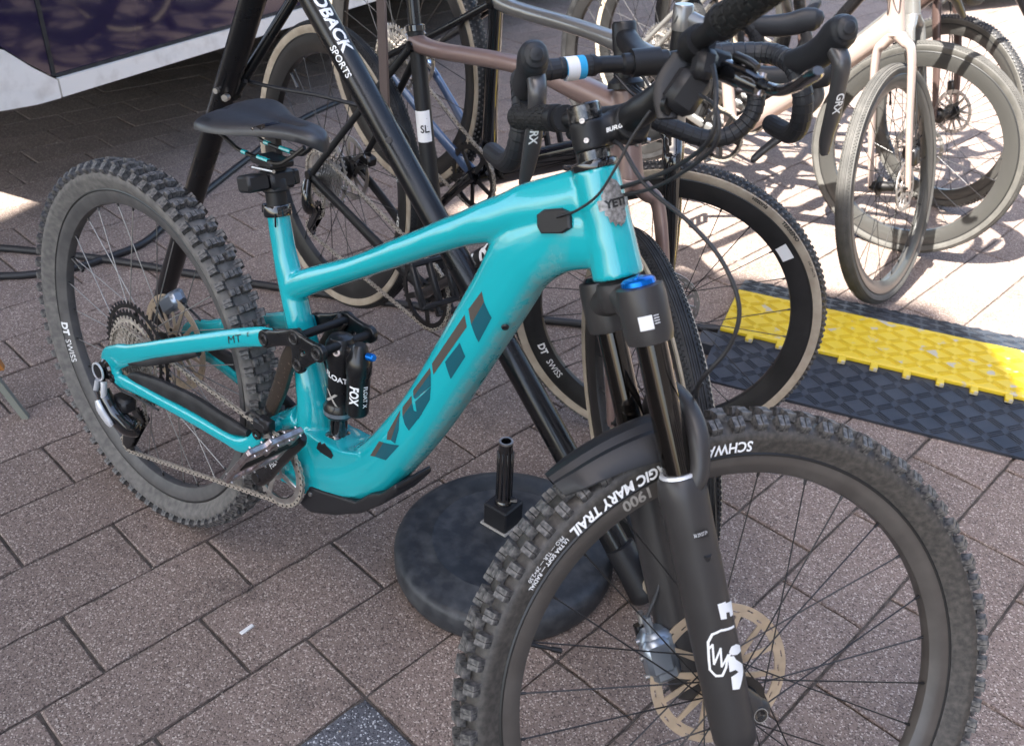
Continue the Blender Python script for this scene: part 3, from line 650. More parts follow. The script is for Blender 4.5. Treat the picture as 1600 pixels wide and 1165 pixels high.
q = MB(); q.tube([(.550, -.05, .600), (.550, .05, .600)], .0075, 16); q.tube([(.497, -.05, .606), (.497, .05, .606)], .007, 16)
mk('link_axle', q, 'matt_black', bike)
q = MB(); loft(q, [(.405, -.05, .388, .012, .012), (.412, -.02, .400, .014, .014), (.412, .02, .400, .014, .014), (.405, .05, .388, .012, .012)], ref=(1, 0, 0)); mk('chainstay_yoke', q, 'teal_gloss_paint', bike)
for s in (-1, 1):
    q = MB(); q.lathe([(1e-4, -.0015), (.0042, -.0015), (.005, .001), (.0078, .001), (.0088, -.003)], 20, Matrix.Translation((.024, s*.100, .350)) @ Matrix.Rotation(-s*PI/2, 4, 'X')); mk('bolt', q, 'dark_steel', bike)
    q = MB(); q.lathe([(1e-4, -.0015), (.0045, -.0015), (.006, .001), (.0095, .001), (.0105, -.003)], 20, Matrix.Translation((.404, s*.0605, .388)) @ Matrix.Rotation(-s*PI/2, 4, 'X')); mk('bolt', q, 'dark_steel', bike)
q = MB(); q.lathe([(1e-4, .0005), (.003, .0005), (.0045, .0012), (.0055, -.001)], 14, axisT((.872, -.026, .757), (.89, -.045, .745))); mk('grommet', q, 'black_plastic', frame)
# motor skid plate
q = MB(); q.prism([(.492, .280), (.517, .329), (.553, .337), (.628, .357), (.655, .385), (.683, .402), (.712, .436), (.716, .424), (.684, .380), (.64, .340), (.578, .302), (.52, .276)], -.0405, .0405)
skid = put('skid_plate', fuse('skid_plate', q, 0.003, 3, ['black_plastic']), bike)
q = MB(); q.lathe([(1e-4, .001), (.004, .001), (.0045, -.002)], 12, Matrix.Translation((.521, -.0415, .316)) @ Matrix.Rotation(PI/2, 4, 'X')); mk('bolt', q, 'bare_steel', skid)
decal('motor_vent', poly2d([[(0, 0), (.004, .012), (.012, .017), (.034, .010), (.040, .002), (.036, -.006), (.010, -.004)]], 3), (.531, -.2, .412), (1, 0, .08), (0, 0, 1), (0, 1, 0), FB, 'black_plastic', frame, off=0.0012)
# lettering on the down tube
for mt, PL_ in (('bronze_print', [[(0.6542, 0.458), (0.6703, 0.4919), (0.6805, 0.4948), (0.6646, 0.4619)], [(0.6869, 0.5155), (0.7063, 0.5619), (0.7079, 0.5589), (0.696, 0.5062), (0.6869, 0.503)], [(0.7107, 0.5684), (0.727, 0.5959), (0.7313, 0.5868), (0.7149, 0.556)], [(0.7284, 0.6049), (0.758, 0.6544), (0.7616, 0.6482), (0.7322, 0.5964)], [(0.7607, 0.6617), (0.8102, 0.7548), (0.817, 0.74), (0.7671, 0.6477)], [(0.8156, 0.7648), (0.8342, 0.797), (0.8402, 0.7846), (0.8237, 0.7461)]]), ('deep_teal_print', [[(0.6646, 0.4619), (0.6805, 0.4948), (0.7131, 0.5054), (0.6881, 0.4667)], [(0.696, 0.5062), (0.7079, 0.5589), (0.7102, 0.5303), (0.7053, 0.5048)], [(0.7149, 0.556), (0.7313, 0.5868), (0.7367, 0.5763), (0.7211, 0.546)], [(0.7211, 0.546), (0.7367, 0.5763), (0.7526, 0.578), (0.7298, 0.5387)], [(0.7322, 0.5964), (0.7616, 0.6482), (0.7648, 0.6285), (0.7368, 0.5947)], [(0.7371, 0.5912), (0.7649, 0.6278), (0.7649, 0.6064), (0.7464, 0.5659)], [(0.786, 0.6755), (0.8084, 0.7136), (0.8187, 0.6962), (0.7974, 0.6528)], [(0.8237, 0.7461), (0.8402, 0.7846), (0.8538, 0.7662), (0.8367, 0.724)]])):
    for P in PL_: decal('lettering', poly2d([P], 4), (0, -.3, 0), (1, 0, 0), (0, 0, 1), (0, 1, 0), FB, mt, frame, off=0.0005)
# head badge
q = MB(); o = []
for i in range(30):
    a = 2*PI*i/30; r = 1.0 + (0.16 if i % 2 else -0.02); o.append((0.0135*r*math.cos(a), 0.024*r*math.sin(a)))
bz = .946; bd = Vector((math.sin(math.atan2(.9026, .4305)), 0, .4305)).normalized(); by = Vector(SX)
def on_head(u, v, offr=0.0):
    rad = 0.0315 + offr; a = u/rad
    c = Vector((hx(bz), 0, bz)) + by*v
    return c + (bd*math.cos(a-.55) + Y_*math.sin(a-.55))*rad
flatprint('head_badge', poly2d([o], 4), lambda u, v: on_head(u, v, .0012), 'pewter', frame)
flatprint('head_badge', poly2d([[(-.020, -.006), (.020, -.006), (.020, .006), (-.020, .006)]], 4), lambda u, v: on_head(u, v, .0024), 'pewter', frame)
VF = text2d('YETI', .0125, .0006, 0, 1.05, 1); wv = text_w(VF[0])
flatprint('lettering', VF, lambda u, v: on_head(u-wv/2, v-.0043, .003), 'black_print', frame)
# cable port cover on the head tube's right side
def slab(name, poly, org, U, V, D, bvh, depth, material, parent):
    VF = poly2d([poly], 2); org, U, V, D = Vector(org), Vector(U).normalized(), Vector(V).normalized(), Vector(D).normalized()
    m = MB(); k = len(poly); b = []; t = []
    for u, v in poly:
        P = org + U*u + V*v; h = bvh.ray_cast(P-D*.3, D, .6); L = h[0] if h[0] is not None else P; b.append(L + D*.004); t.append(L - D*depth)
    c = sum((Vector(x) for x in t), Vector())/k; t2 = [x + (c-x)*0.12 - D*depth*.35 for x in t]
    m.add(b+t+t2, [tuple(range(2*k, 3*k))] + [(i, (i+1) % k, k+(i+1) % k, k+i) for i in range(k)] + [(k+i, k+(i+1) % k, 2*k+(i+1) % k, 2*k+i) for i in range(k)])
    return mk(name, m, material, parent, sharp=25)
slab('cable_port', [(-.024, -.006), (-.018, -.014), (.012, -.014), (.024, -.008), (.023, .010), (.012, .015), (-.012, .014), (-.023, .008)], (.927, -.03, .918), (1, 0, .30), (-.3, 0, 1), (0, 1, 0), FB, .004, 'black_plastic', frame)
# headset, seat collar, seatpost, saddle
q = MB(); q.lathe([(.022, -.004), (.0275, -.004), (.0285, 0), (.0275, .004), (.022, .006)], 32, axisT((hx(.9875), 0, .9875), Vector((hx(.9875), 0, .9875))+SX)); mk('headset', q, 'gloss_black', bike)
q = MB(); axs = (Vector((.388, 0, .772))-Vector((.402, 0, .717))).normalized()
q.lathe([(.0165, -.009), (.0215, -.009), (.0222, -.006), (.0222, .006), (.0212, .008), (.0165, .008)], 32, axisT((.388, 0, .771), Vector((.388, 0, .771))+axs))
q.box((.372, -.002, .769), (.016, .02, .014)); q.tube([(.405, -.018, .772), (.408, -.02, .752)], .0016, 6)
mk('seat_collar', q, 'gloss_black', bike)
sp = MB(); sp.tube([(.392, 0, .755), (.383, 0, .800)], .0163, 24); mk('seatpost', sp, 'matt_black', bike)
sp = MB(); PT = axisT((.384, 0, .806), Vector((.384, 0, .806))+axs)
sp.lathe([(.019, -.006), (.021, -.004), (.021, .012), (.018, .018)], 28, PT)
sp.box((-.004, 0, .012), (.046, .040, .030), PT, 0, .005); sp.box((.040, 0, .013), (.040, .032, .026), PT, 0, .004); sp.box((-.033, 0, .012), (.014, .03, .024), PT, 1, .003); sp.box((.002, -.0205, .012), (.026, .004, .014), PT, 1, .0015)
mk('dropper_actuator', sp, ['black_plastic', 'dark_steel'], bike)
sp = MB(); sp.box((.376, 0, .846), (.052, .046, .012), None, 0, .003); sp.box((.376, 0, .836), (.036, .030, .014), None, 0, .003); sp.tube([(.352, -.018, .832), (.402, -.018, .838)], .003, 8, 1); mk('saddle_clamp', sp, ['matt_black', 'bare_steel'], bike)
sad = MB(); stn = [(.252, .024, 0.896), (.257, .046, 0.900), (.268, .060, 0.905), (.288, .068, 0.910), (.314, .069, 0.913), (.340, .062, 0.914), (.366, .050, 0.915), (.390, .038, 0.916), (.416, .030, 0.918), (.442, .026, 0.920), (.466, .023, 0.921), (.486, .019, 0.919), (.496, .012, 0.914), (.500, .004, 0.908)]
NS = 17; vs = []; fs = []
P3 = catmull([(a, b, c) for a, b, c in stn], 4); K = len(P3)
for x, w_, zt in P3:
    for j in range(NS):
        t = -1 + 2*j/(NS-1); y = w_*math.sin(t*PI/2*0.98)
        z = zt - 0.012*abs(t)**3.2 - 0.004*max(0, 1-abs(t)/0.22)**2*(1 if .27 < x < .46 else 0.2)
        if abs(t) > 0.93: z -= .004
        vs.append((x, y, z))
for i in range(K-1):
    for j in range(NS-1): fs.append((i*NS+j, (i+1)*NS+j, (i+1)*NS+j+1, i*NS+j+1))
base_ = len(vs)
for x, w_, zt in P3:
    vs.append((x, -w_*.93, zt-.0175)); vs.append((x, w_*.93, zt-.0175))
for i in range(K-1):
    a = base_+2*i; fs += [(i*NS, (i+1)*NS, a+2, a), (i*NS+NS-1, (i+1)*NS+NS-1, a+3, a+1), (a, a+2, a+3, a+1)]
fs += [tuple([j for j in range(NS)] + [base_+1, base_]), tuple([(K-1)*NS+j for j in range(NS)] + [base_+2*K-1, base_+2*K-2])]
sad.add(vs, fs); saddle = mk('saddle', sad, 'saddle_cover', bike, Matrix.Translation((0, 0, .872)) @ Matrix.Rotation(.20, 4, 'X') @ Matrix.Translation((0, 0, -.872)), sharp=50)
q = MB()
for sy in (-1, 1):
    q.tube(catmull([(.285, sy*.034, .884), (.305, sy*.026, .866), (.325, sy*.022, .855), (.405, sy*.022, .856), (.436, sy*.018, .870), (.466, sy*.010, .893)], 5), .0034, 8, 0)
    q.tube([(.327, sy*.022, .8550), (.338, sy*.022, .8552)], .0039, 8, 1); q.tube([(.365, sy*.022, .8555), (.39, sy*.022, .8558)], .0039, 8, 1)
mk('saddle_rails', q, ['dark_steel', 'teal_gloss_paint'], saddle)
sbv = bvh_of(saddle.data)
decal('stripe', poly2d([[(0, 0), (.012, 0), (.052, .045), (.040, .045)]], 4), (.368, -.055, 1.2), (1, 0, 0), (0, 1, 0), (0, 0, -1), sbv, 'gloss_black', saddle, off=.0006)
decal('lettering', text2d('WTB', .012, .0002, .1, 1.2, 1), (.275, -.055, 1.2), (1, -.15, 0), (.15, 1, 0), (0, 0, -1), sbv, 'black_print', saddle)
# shock
sh = empty('shock', bike); A0, A1 = Vector((.541, 0, .400)), Vector((.541, 0, .612)); ST = axisT(A0, A1)
q = MB(); q.lathe([(.0165, .004), (.0165, .020), (.0150, .024), (.0148, .084)], 28, ST); mk('shaft', q, 'gloss_black', sh)
q = MB(); q.lathe([(.0215, .066), (.0250, .070), (.0255, .084), (.0222, .090), (.0215, .094), (.0215, .160), (.0240, .166), (.0255, .184), (.0240, .198), (.018, .209), (.008, .213)], 32, ST); mk('body', q, 'carbon_black', sh)
q = MB(); q.lathe([(.0258, .072), (.0258, .079)], 32, ST, caps=False); mk('air_can_ring', q, 'grey_anodised', sh)
B0 = Vector((.587, -.004, .490)); RT = axisT(B0, B0+Vector((0, 0, 1)))
q = MB(); q.lathe([(.008, 0), (.0165, .001), (.0188, .006), (.0188, .070), (.0205, .074), (.0205, .098), (.016, .106), (.012, .120), (.009, .124)], 30, RT); mk('reservoir', q, 'carbon_black', sh)
q = MB(); q.box((.565, 0, .587), (.04, .024, .03), None, 0, .006); q.lathe([(.002, -.001), (.0025, .001), (.0058, .001), (.0066, -.003)], 16, axisT((.5545, -.0215, .592), (.563, -.036, .596)), 1); mk('bridge', q, ['carbon_black', 'polished_alloy'], sh)
q = MB(); q.lathe([(1e-4, 0), (.0062, 0), (.0062, .012), (.005, .014)], 14, axisT((.605, -.004, .60), (.63, -.004, .605))); mk('climb_switch', q, 'blue_anodised', sh)
q = MB(); q.tube([(.541, -.028, .406), (.541, .028, .406)], .013, 18); q.box((.541, 0, .418), (.034, .04, .03), None, 0, .006); mk('mount', q, 'gloss_black', sh)
va = math.atan2(-.80, .60)
for tx, sz, z0, da, mt in (('FLOAT', .0125, .540, -.15, 'white_print'), ('X', .030, .497, -.45, 'grey_print')):
    VF = text2d(tx, sz, .0004, .0, 1.0, 1); ww = text_w(VF[0])
    flatprint('lettering', VF, lambda u, v: Vector((.541, 0, z0+v-(u-ww/2)*.35)) + Vector((math.cos(va+da+(u-ww/2)/.0215), math.sin(va+da+(u-ww/2)/.0215), 0))*.0222, mt, sh)
VF = text2d('FOX', .020, .0007, .1, .8, 1)
flatprint('lettering', VF, lambda u, v: B0 + Vector((math.cos(va-.55+(v)/.0188), math.sin(va-.55+v/.0188), 0))*.0195 + Vector((0, 0, .058-u)), 'white_print', sh)
VF = text2d('FLOAT X', .0105, .0002, .1, .9, 1)
flatprint('lettering', VF, lambda u, v: B0 + Vector((math.cos(va+.62+(v)/.0188), math.sin(va+.62+v/.0188), 0))*.0195 + Vector((0, 0, .058-u)), 'white_print', sh)
# cranks, pedals, chainring, chain
BBx, BBz = .445, .335; cd = Vector((.64, 0, .768))
def crank(sd):
    c = cd if sd < 0 else -cd; e = Vector((BBx, sd*.092, BBz)) + c*.165; q = MB()
    loft(q, [(BBx-c.x*.012, sd*.082, BBz-c.z*.012, .016, .010), (BBx+c.x*.012, sd*.083, BBz+c.z*.012, .0185, .011), (BBx+c.x*.07, sd*.086, BBz+c.z*.07, .0155, .0085), (BBx+c.x*.14, sd*.090, BBz+c.z*.14, .0150, .0075), (e.x, sd*.091, e.z, .0145, .0075), (e.x+c.x*.012, sd*.091, e.z+c.z*.012, .009, .006)], n=18, ex=.75)
    ca = mk('crank_arm', q, 'carbon_black', bike)
    q = MB(); q.lathe([(.004, .001), (.0095, .001), (.0105, -.003)], 20, Matrix.Translation((BBx, sd*.0945, BBz)) @ Matrix.Rotation(-sd*PI/2, 4, 'X')); mk('bolt', q, 'dark_steel', ca)
    # platform pedal
    pd = Vector((.60, 0, .80)); pn = Vector((-.80, 0, .60)); o = Vector((e.x, sd*.104, e.z))
    T = Matrix(((pd.x, 0, pn.x, o.x), (0, sd, 0, o.y), (pd.z, 0, pn.z, o.z), (0, 0, 0, 1)))
    q = MB(); pm = 'polished_alloy'
    for xx in (-.047, .047): q.box((xx, .056, 0), (.008, .100, .011), T, 0, .002)
    for xx in (-.020, .020): q.box((xx, .056, 0), (.006, .098, .009), T, 0, .002)
    for yy, wd in ((.010, .010), (.056, .008), (.103, .009)): q.box((0, yy, 0), (.096, wd, .010), T, 0, .002)
    for sx in (-1, 1):
        q.box((sx*.034, .033, 0), (.030, .005, .008), T @ Matrix.Rotation(sx*.35, 4, 'Z'), 0, .001); q.box((sx*.030, .082, 0), (.034, .005, .008), T @ Matrix.Rotation(-sx*.2, 4, 'Z'), 0, .001)
    q.tube([T @ Vector((0, -.012, 0)), T @ Vector((0, .100, 0))], .0075, 14, 1)
    for xx in (-.047, .047):
        for yy in (.014, .035, .056, .077, .098):
            for zz in (-1, 1): q.tube([T @ Vector((xx, yy, zz*.005)), T @ Vector((xx, yy, zz*.0088))], .0016, 6, 2)
    mk('pedal', q, [pm, 'dark_steel', 'bare_steel'], bike, sharp=30)
    return ca
ca = crank(-1); crank(1)
cab = bvh_of(ca.data)
decal('lettering', text2d('FSL', .013, .0003, .15, 1.2, 1), Vector((BBx, -.2, BBz))+cd*.055+Vector((.006, 0, -.003)), cd, Vector((-cd.z, 0, cd.x)), (0, 1, 0), cab, 'silver_paint', ca, off=.0007)
q = MB(); G = gear_poly(34, .0655, .0712); q.ring(G, [(x*.0555/math.hypot(x, z), z*.0555/math.hypot(x, z)) for x, z in G], -.002, .002)
for k in range(4):
    a = PI/4 + k*PI/2 + .5; q.box((0, 0, 0), (.048, .003, .011), Matrix.Rotation(-a, 4, 'Y') @ Matrix.Translation((.036, 0, 0)), 0, .001)
q.ring([(.02*math.cos(i*PI/16), .02*math.sin(i*PI/16)) for i in range(32)], [(.012*math.cos(i*PI/16), .012*math.sin(i*PI/16)) for i in range(32)], -.003, .003)
mk('chainring', q, 'bare_steel', bike, Matrix.Translation((BBx, -.052, BBz)))
q = MB(); q.box((.415, -.052, .410), (.034, .026, .022), None, 0, .004); q.box((.427, -.056, .418), (.026, .016, .02), None, 0, .003); q.tube(catmull([(.36, -.05, .40), (.39, -.056, .425), (.43, -.058, .415), (.455, -.052, .37)], 5), .0028, 8); mk('chain_guide', q, 'black_plastic', bike)
cr = 34*.0127/(2*PI); cogr = 30*.0127/(2*PI); yc = -.046
path = arc((BBx, BBz), cr, PI*.60, -PI*.52, -.052, 16) + [(x, -.0545 + .0, z) for x, _, z in arc((-.018, .168), .020, -PI*.48, -PI*1.05, 0, 8)] + [(x, -.052, z) for x, _, z in arc((.018, .232), .018, PI*.05, PI*.5, 0, 4)][::-1][:0] + [(x, -.050, z) for x, _, z in arc((.030, .252), .019, -PI*.25, PI*.18, 0, 6)] + [(x, -.046, z) for x, _, z in arc((0, RW), cogr, -PI*.35+2*PI, PI*.60, 0, 22)][:0] + [(x, -.046, z) for x, _, z in arc((0, RW), cogr, -PI*.30, -PI*1.42, 0, 26)]
chain_links(bike, path, -.05)
# derailleur
dm = empty('rear_derailleur', bike)
q = MB(); q.lathe([(.006, -.012), (.019, -.012), (.021, -.009), (.021, -.002), (.017, .002), (.006, .002)], 28, Matrix.Translation((.001, -.100, .360)) @ Matrix.Rotation(PI/2, 4, 'X')); q.box((.0, -.106, .338), (.014, .012, .05), Matrix.Translation((0, 0, 0)), 0, .004); mk('mount', q, 'gloss_black', dm)
q = MB(); q.tube([(.001, -.113, .360), (.001, -.1135, .360)], .0145, 24); q.ring([(.0185*math.cos(i*PI/16), .0185*math.sin(i*PI/16)) for i in range(32)], [(.0155*math.cos(i*PI/16), .0155*math.sin(i*PI/16)) for i in range(32)], -.0145, -.0115, 1, Matrix.Translation((.001, -.1, .36))); mk('cap', q, ['gloss_black', 'silver_paint'], dm)
q = MB(); q.tube([(.004, -.116, .345), (-.002, -.118, .322)], [(.0045, .006)]*2, 10); q.tube([(.022, -.115, .347), (.026, -.119, .322), (.020, -.12, .305)], [(.005, .006)]*3, 10); mk('outer_plate', q, 'silver_paint', dm)
q = MB(); loft(q, [(.012, -.113, .326, .014, .012), (.026, -.112, .300, .018, .014), (.044, -.106, .276, .020, .016), (.060, -.092, .258, .018, .020), (.066, -.078, .250, .012, .018)], n=16, ex=.8); mk('parallelogram', q, 'gloss_black', dm)
q = MB(); loft(q, [(.020, -.130, .312, .007, .004), (.030, -.131, .296, .011, .005), (.046, -.127, .276, .010, .005), (.053, -.124, .268, .006, .004)], n=12, ex=.8); mk('battery_plate', q, 'silver_paint', dm)
q = MB()
for yy in (-.060, -.047): loft(q, [(.046, yy, .262, .014, .0012), (.020, yy, .222, .013, .0012), (-.010, yy, .180, .015, .0012), (-.022, yy, .160, .010, .0012)], n=10)
for cx_, cz_ in ((.030, .250), (-.016, .170)): q.ring(gear_poly(12, .018, .0225), [(.008*math.cos(2*PI*i/48), .008*math.sin(2*PI*i/48)) for i in range(48)], -.0555, -.0525, 1, Matrix.Translation((cx_, 0, cz_)))
mk('cage', q, ['carbon_black', 'dark_steel'], dm)
q = MB(); q.box((.04, -.088, .300), (.045, .03, .03), Matrix.Translation((.0, 0, 0)), 0, .006); mk('battery', q, 'black_plastic', dm)
# wheels
rw = wheel(bike, Matrix.Translation((0, 0, RW)) @ Matrix.Rotation(.05, 4, 'Y'), 'rear_wheel', R=.3730, w=.0315, rim_d=.025, side='grey_dust_rubber', tread='grey_dust_rubber', rim='grey_dusty_rim', spokes=28, rotor=.1, hub_w=.148, tread_kind='mtb', rot_lat=.055, rotor_mat='nickel_rotor', spoke_mat='dull_steel', cass=((52, 44, 38, 32, 28, 24, 21, 18, 16, 14, 12, 10), -.028, .0033, ['dark_steel', 'chain_steel'], 2), n=128)
ring_print('lettering', 'DT', .022, math.radians(-168), .3140, -.0168, 'white_print', rw, True, .0010, 0, 1.0, rim_d=.025)
ring_print('lettering', 'SWISS', .021, math.radians(-160.8), .3140, -.0168, 'white_print', rw, True, 0, 0, .95, rim_d=.025)
fw = wheel(bike, TS @ Matrix.Translation((WB, 0, RW)) @ Matrix.Rotation(-.22, 4, 'Y'), 'front_wheel', R=.3735, w=.0325, rim_d=.024, side='dusty_rubber', tread='dusty_rubber', rim='dusty_rim_black', spokes=28, rotor=.1, hub_w=.11, tread_kind='mtb', rot_lat=.040, rotor_mat='nickel_rotor', spoke_mat='dark_steel', n=128)
FT = Matrix.Rotation(.22, 4, 'Y')
def side_print(body, size, th, r0, mt='white_print', bold=0.0, shear=0.0, width=1.0, y=-.0295, slope=-.42): ring_print('lettering', body, size, math.radians(th), r0, y, mt, fw, True, bold, shear, width, FT, slope)
side_print('SCHWALBE', .0175, 101.8, .3385, bold=.0004, shear=.2, y=-.0321, slope=0)
side_print('MAGIC MARY TRAIL', .0175, 119.5, .3385, bold=.0006, shear=.2, width=1.0, y=-.0321, slope=0)
side_print('PRO — TLR — 29×2.50', .0068, 147.8, .3420, y=-.0330, slope=0)
side_print('ULTRA SOFT — RADIAL', .0072, 147.5, .3345, bold=.0001, y=-.0300, slope=0)
ring_print('lettering', '1900', .022, math.radians(126.5), .3140, -.0172, 'grey_print', fw, True, .0006, 0, 1.0, FT, rim_d=.024)
# fork
fk = empty('fork', bike, TS)
LP = Vector((1.034, 0, .806)); def_ax = Vector((-SX.x, 0, -SX.z))     # down the leg
def leg(t, y): return LP + def_ax*t + Y_*y
for s in (-1, 1):
    y = s*.068; q = MB()
    q.lathe([(.017, -.05), (.0185, -.05), (.0185, .185)], 32, axisT(leg(0, y), leg(1, y)), caps=False); mk('stanchion', q, 'anodised_stanchion', fk, sharp=60)
    q = MB(); q.lathe([(.0186, .168), (.0245, .170), (.0275, .176), (.0298, .195), (.0288, .225), (.0288, .38), (.0280, .50), (.0272, .521), (.0235, .528), (.008, .529)], 36, axisT(leg(0, y), leg(1, y)))
    ax_ = Vector((WB, s*.0605, RW))
    loft(q, [tuple(leg(.455, y)) + (.020, .018), (WB-.012, s*.064, RW+.004, .020, .013), (WB+.004, s*.063, RW, .017, .012), (WB+.010, s*.063, RW-.004, .012, .011)], n=20)
    if s < 0: q.tube([leg(.528, y), leg(.545, y)], .010, 16, 1)
    lg = mk('lower_leg', q, ['fork_grey', 'gloss_black'], fk, sharp=40)
    q = MB(); q.lathe([(.0187, .1655), (.0225, .1655), (.0235, .1690), (.0187, .170)], 32, axisT(leg(0, y), leg(1, y)), loop=True); mk('seal', q, 'silver_paint', lg)
    if s < 0:
        q = MB(); T = Matrix.Translation((WB, -.0755, RW)) @ Matrix.Rotation(PI/2, 4, 'X'); q.lathe([(.0045, 0), (.006, .001), (.009, .001), (.0105, 0), (.0108, -.004)], 22, T); mk('axle_end', q, 'gloss_black', lg)
        q = MB(); q.lathe([(.0088, .0012), (.0096, .0012)], 22, T, caps=False); mk('axle_ring', q, 'grey_print', lg)
    # crown sleeve
    q = MB(); q.lathe([(.0185, .008), (.0265, .006), (.0285, -.004), (.0285, -.045), (.0270, -.058), (.019, -.060)], 36, axisT(leg(0, y), leg(1, y))); mk('crown_sleeve', q, 'fork_grey', fk, sharp=40)
    q = MB()
    if s < 0:
        q.lathe([(1e-4, -.0685), (.008, -.0690), (.0165, -.0675), (.0195, -.0650), (.0200, -.060)], 32, axisT(leg(0, y), leg(1, y))); q.box((0, 0, -.0685), (.030, .005, .0028), axisT(leg(0, y), leg(1, y)) @ Matrix.Rotation(.5, 4, 'Z'), 0, .001); mk('damper_dial', q, 'blue_anodised', fk)
    else:
        q.lathe([(1e-4, -.066), (.018, -.065), (.022, -.060)], 28, axisT(leg(0, y), leg(1, y))); mk('air_cap', q, 'gloss_black', fk)
cs = Vector((hx(.855), 0, .855)); q = MB()
loft(q, [tuple(leg(-.028, -.066)) + (.024, .022), tuple(leg(-.034, -.045)) + (.024, .020), (cs.x+.005, -.018, cs.z-.004, .028, .018), (cs.x, 0, cs.z, .030, .018), (cs.x+.005, .018, cs.z-.004, .028, .018), tuple(leg(-.034, .045)) + (.024, .020), tuple(leg(-.028, .066)) + (.024, .022)], ref=tuple(SX), n=20)
q.lathe([(.026, -.026), (.0305, -.02), (.0312, .002), (.029, .008)], 32, axisT(cs, cs+SX))
mk('crown', q, 'fork_grey', fk, sharp=50)
q = MB(); q.lathe([(.0146, .0), (.0146, .18)], 28, axisT((hx(.86), 0, .86), Vector((hx(.86), 0, .86))+SX)); mk('steerer', q, 'carbon_black', fk)
# arch
q = MB(); loft(q, [tuple(leg(.190, -.074)) + (.018, .010), tuple(leg(.165, -.079)+Vector((.018, 0, .004))) + (.018, .012), tuple(leg(.128, -.074)+Vector((.026, 0, .012))) + (.017, .013), tuple(leg(.100, -.048)+Vector((.030, 0, .014))) + (.016, .012), tuple(leg(.088, 0)+Vector((.032, 0, .014))) + (.016, .012), tuple(leg(.100, .048)+Vector((.030, 0, .014))) + (.012, .009), tuple(leg(.128, .074)+Vector((.026, 0, .012))) + (.012, .009), tuple(leg(.165, .079)+Vector((.018, 0, .004))) + (.014, .009), tuple(leg(.190, .074)) + (.018, .010)], ref=(1, 0, .3), n=16, ex=.8); mk('arch', q, 'fork_grey', fk)
# mudguard behind the arch
q = MB(); vs = []; fs = []; NA, NB = 22, 13
for i in range(NA):
    t = i/(NA-1); a = math.radians(114 + 28*t); rr = .389 + .010*t
    hwid = .050 - .012*t**2 - (.012*max(0, (t-.85)/.15))
    for j in range(NB):
        u = -1 + 2*j/(NB-1); d = .030*abs(u)**2.4 + (.014 if abs(u) > .9 else 0)*(1-t) + .004*(1 if abs(abs(u)-.5) < .09 else 0)
        yy = u*hwid; r2 = rr - d*(1.15 - .3*t); vs.append((WB+r2*math.cos(a), yy, RW+r2*math.sin(a)))
for i in range(NA-1):
    for j in range(NB-1): fs.append((i*NB+j, (i+1)*NB+j, (i+1)*NB+j+1, i*NB+j+1))
k = len(vs); nv = []
for i in range(NA):
    for j in range(NB):
        x, y, z = vs[i*NB+j]; d = Vector((x-WB, 0, z-RW)).normalized(); nv.append((x-d.x*.002, y, z-d.z*.002))
fs2 = [tuple(k+i for i in f) for f in fs]
edge = [j for j in range(NB)] + [i*NB+NB-1 for i in range(1, NA)] + [(NA-1)*NB+j for j in range(NB-2, -1, -1)] + [i*NB for i in range(NA-2, 0, -1)]
fs3 = [(edge[i], edge[(i+1) % len(edge)], k+edge[(i+1) % len(edge)], k+edge[i]) for i in range(len(edge))]
q.add(vs+nv, fs+fs2+fs3); mk('mudguard', q, 'black_plastic', bike, TS, sharp=28)
# front caliper and hose
q = MB(); c = Vector((1.194, .052, .385)); CT = axisT(c, c+Vector((-.46, 0, .89))) @ Matrix.Scale(1.3, 4)
q.box((0, 0, 0), (.030, .034, .058), CT, 0, .007); q.box((.010, -.004, .004), (.018, .030, .040), CT, 0, .005); q.tube([CT @ Vector((.004, -.004, .026)), CT @ Vector((.004, -.004, .046))], .006, 12, 0)
for zz in (-.022, 0, .02): q.tube([CT @ Vector((-.002, -.016, zz)), CT @ Vector((-.002, -.0205, zz))], .0042, 12, 1)
q.tube([CT @ Vector((-.018, -.004, .02)), CT @ Vector((-.018, -.004, .042))], .005, 10, 1); q.tube([CT @ Vector((-.016, -.01, -.03)), CT @ Vector((-.016, -.01, .03))], .007, 10, 2)
mk('brake_caliper', q, ['grey_anodised', 'bare_steel', 'gloss_black'], bike, TS)
q = MB(); q.tube(catmull([CT @ Vector((.004, -.004, .045)), Vector((1.168, .048, .50)), Vector((1.12, .050, .60)), Vector((1.115, .03, .68)), Vector((1.14, -.01, .76))], 6), .0025, 8); q.tube([(1.155, -.088, .555), (1.150, -.094, .57)], .006, 10); mk('brake_hose', q, 'cable_rubber', bike, TS)
# fork print: FOX with the tail emblem
lax = axisT(leg(0, -.068), leg(1, -.068)); fc = math.atan2(-.98, .30)
def fork_fn(t0, a0, rad=.0290):
    d = def_ax; n0 = Vector((SX.z, 0, -SX.x)).normalized()      # forward normal of the leg
    def fn(u, v): a = a0 + u/rad; return leg(t0 + v, -.068) + (n0*math.cos(a) - Y_*math.sin(a))*(rad + .0008)
    return fn
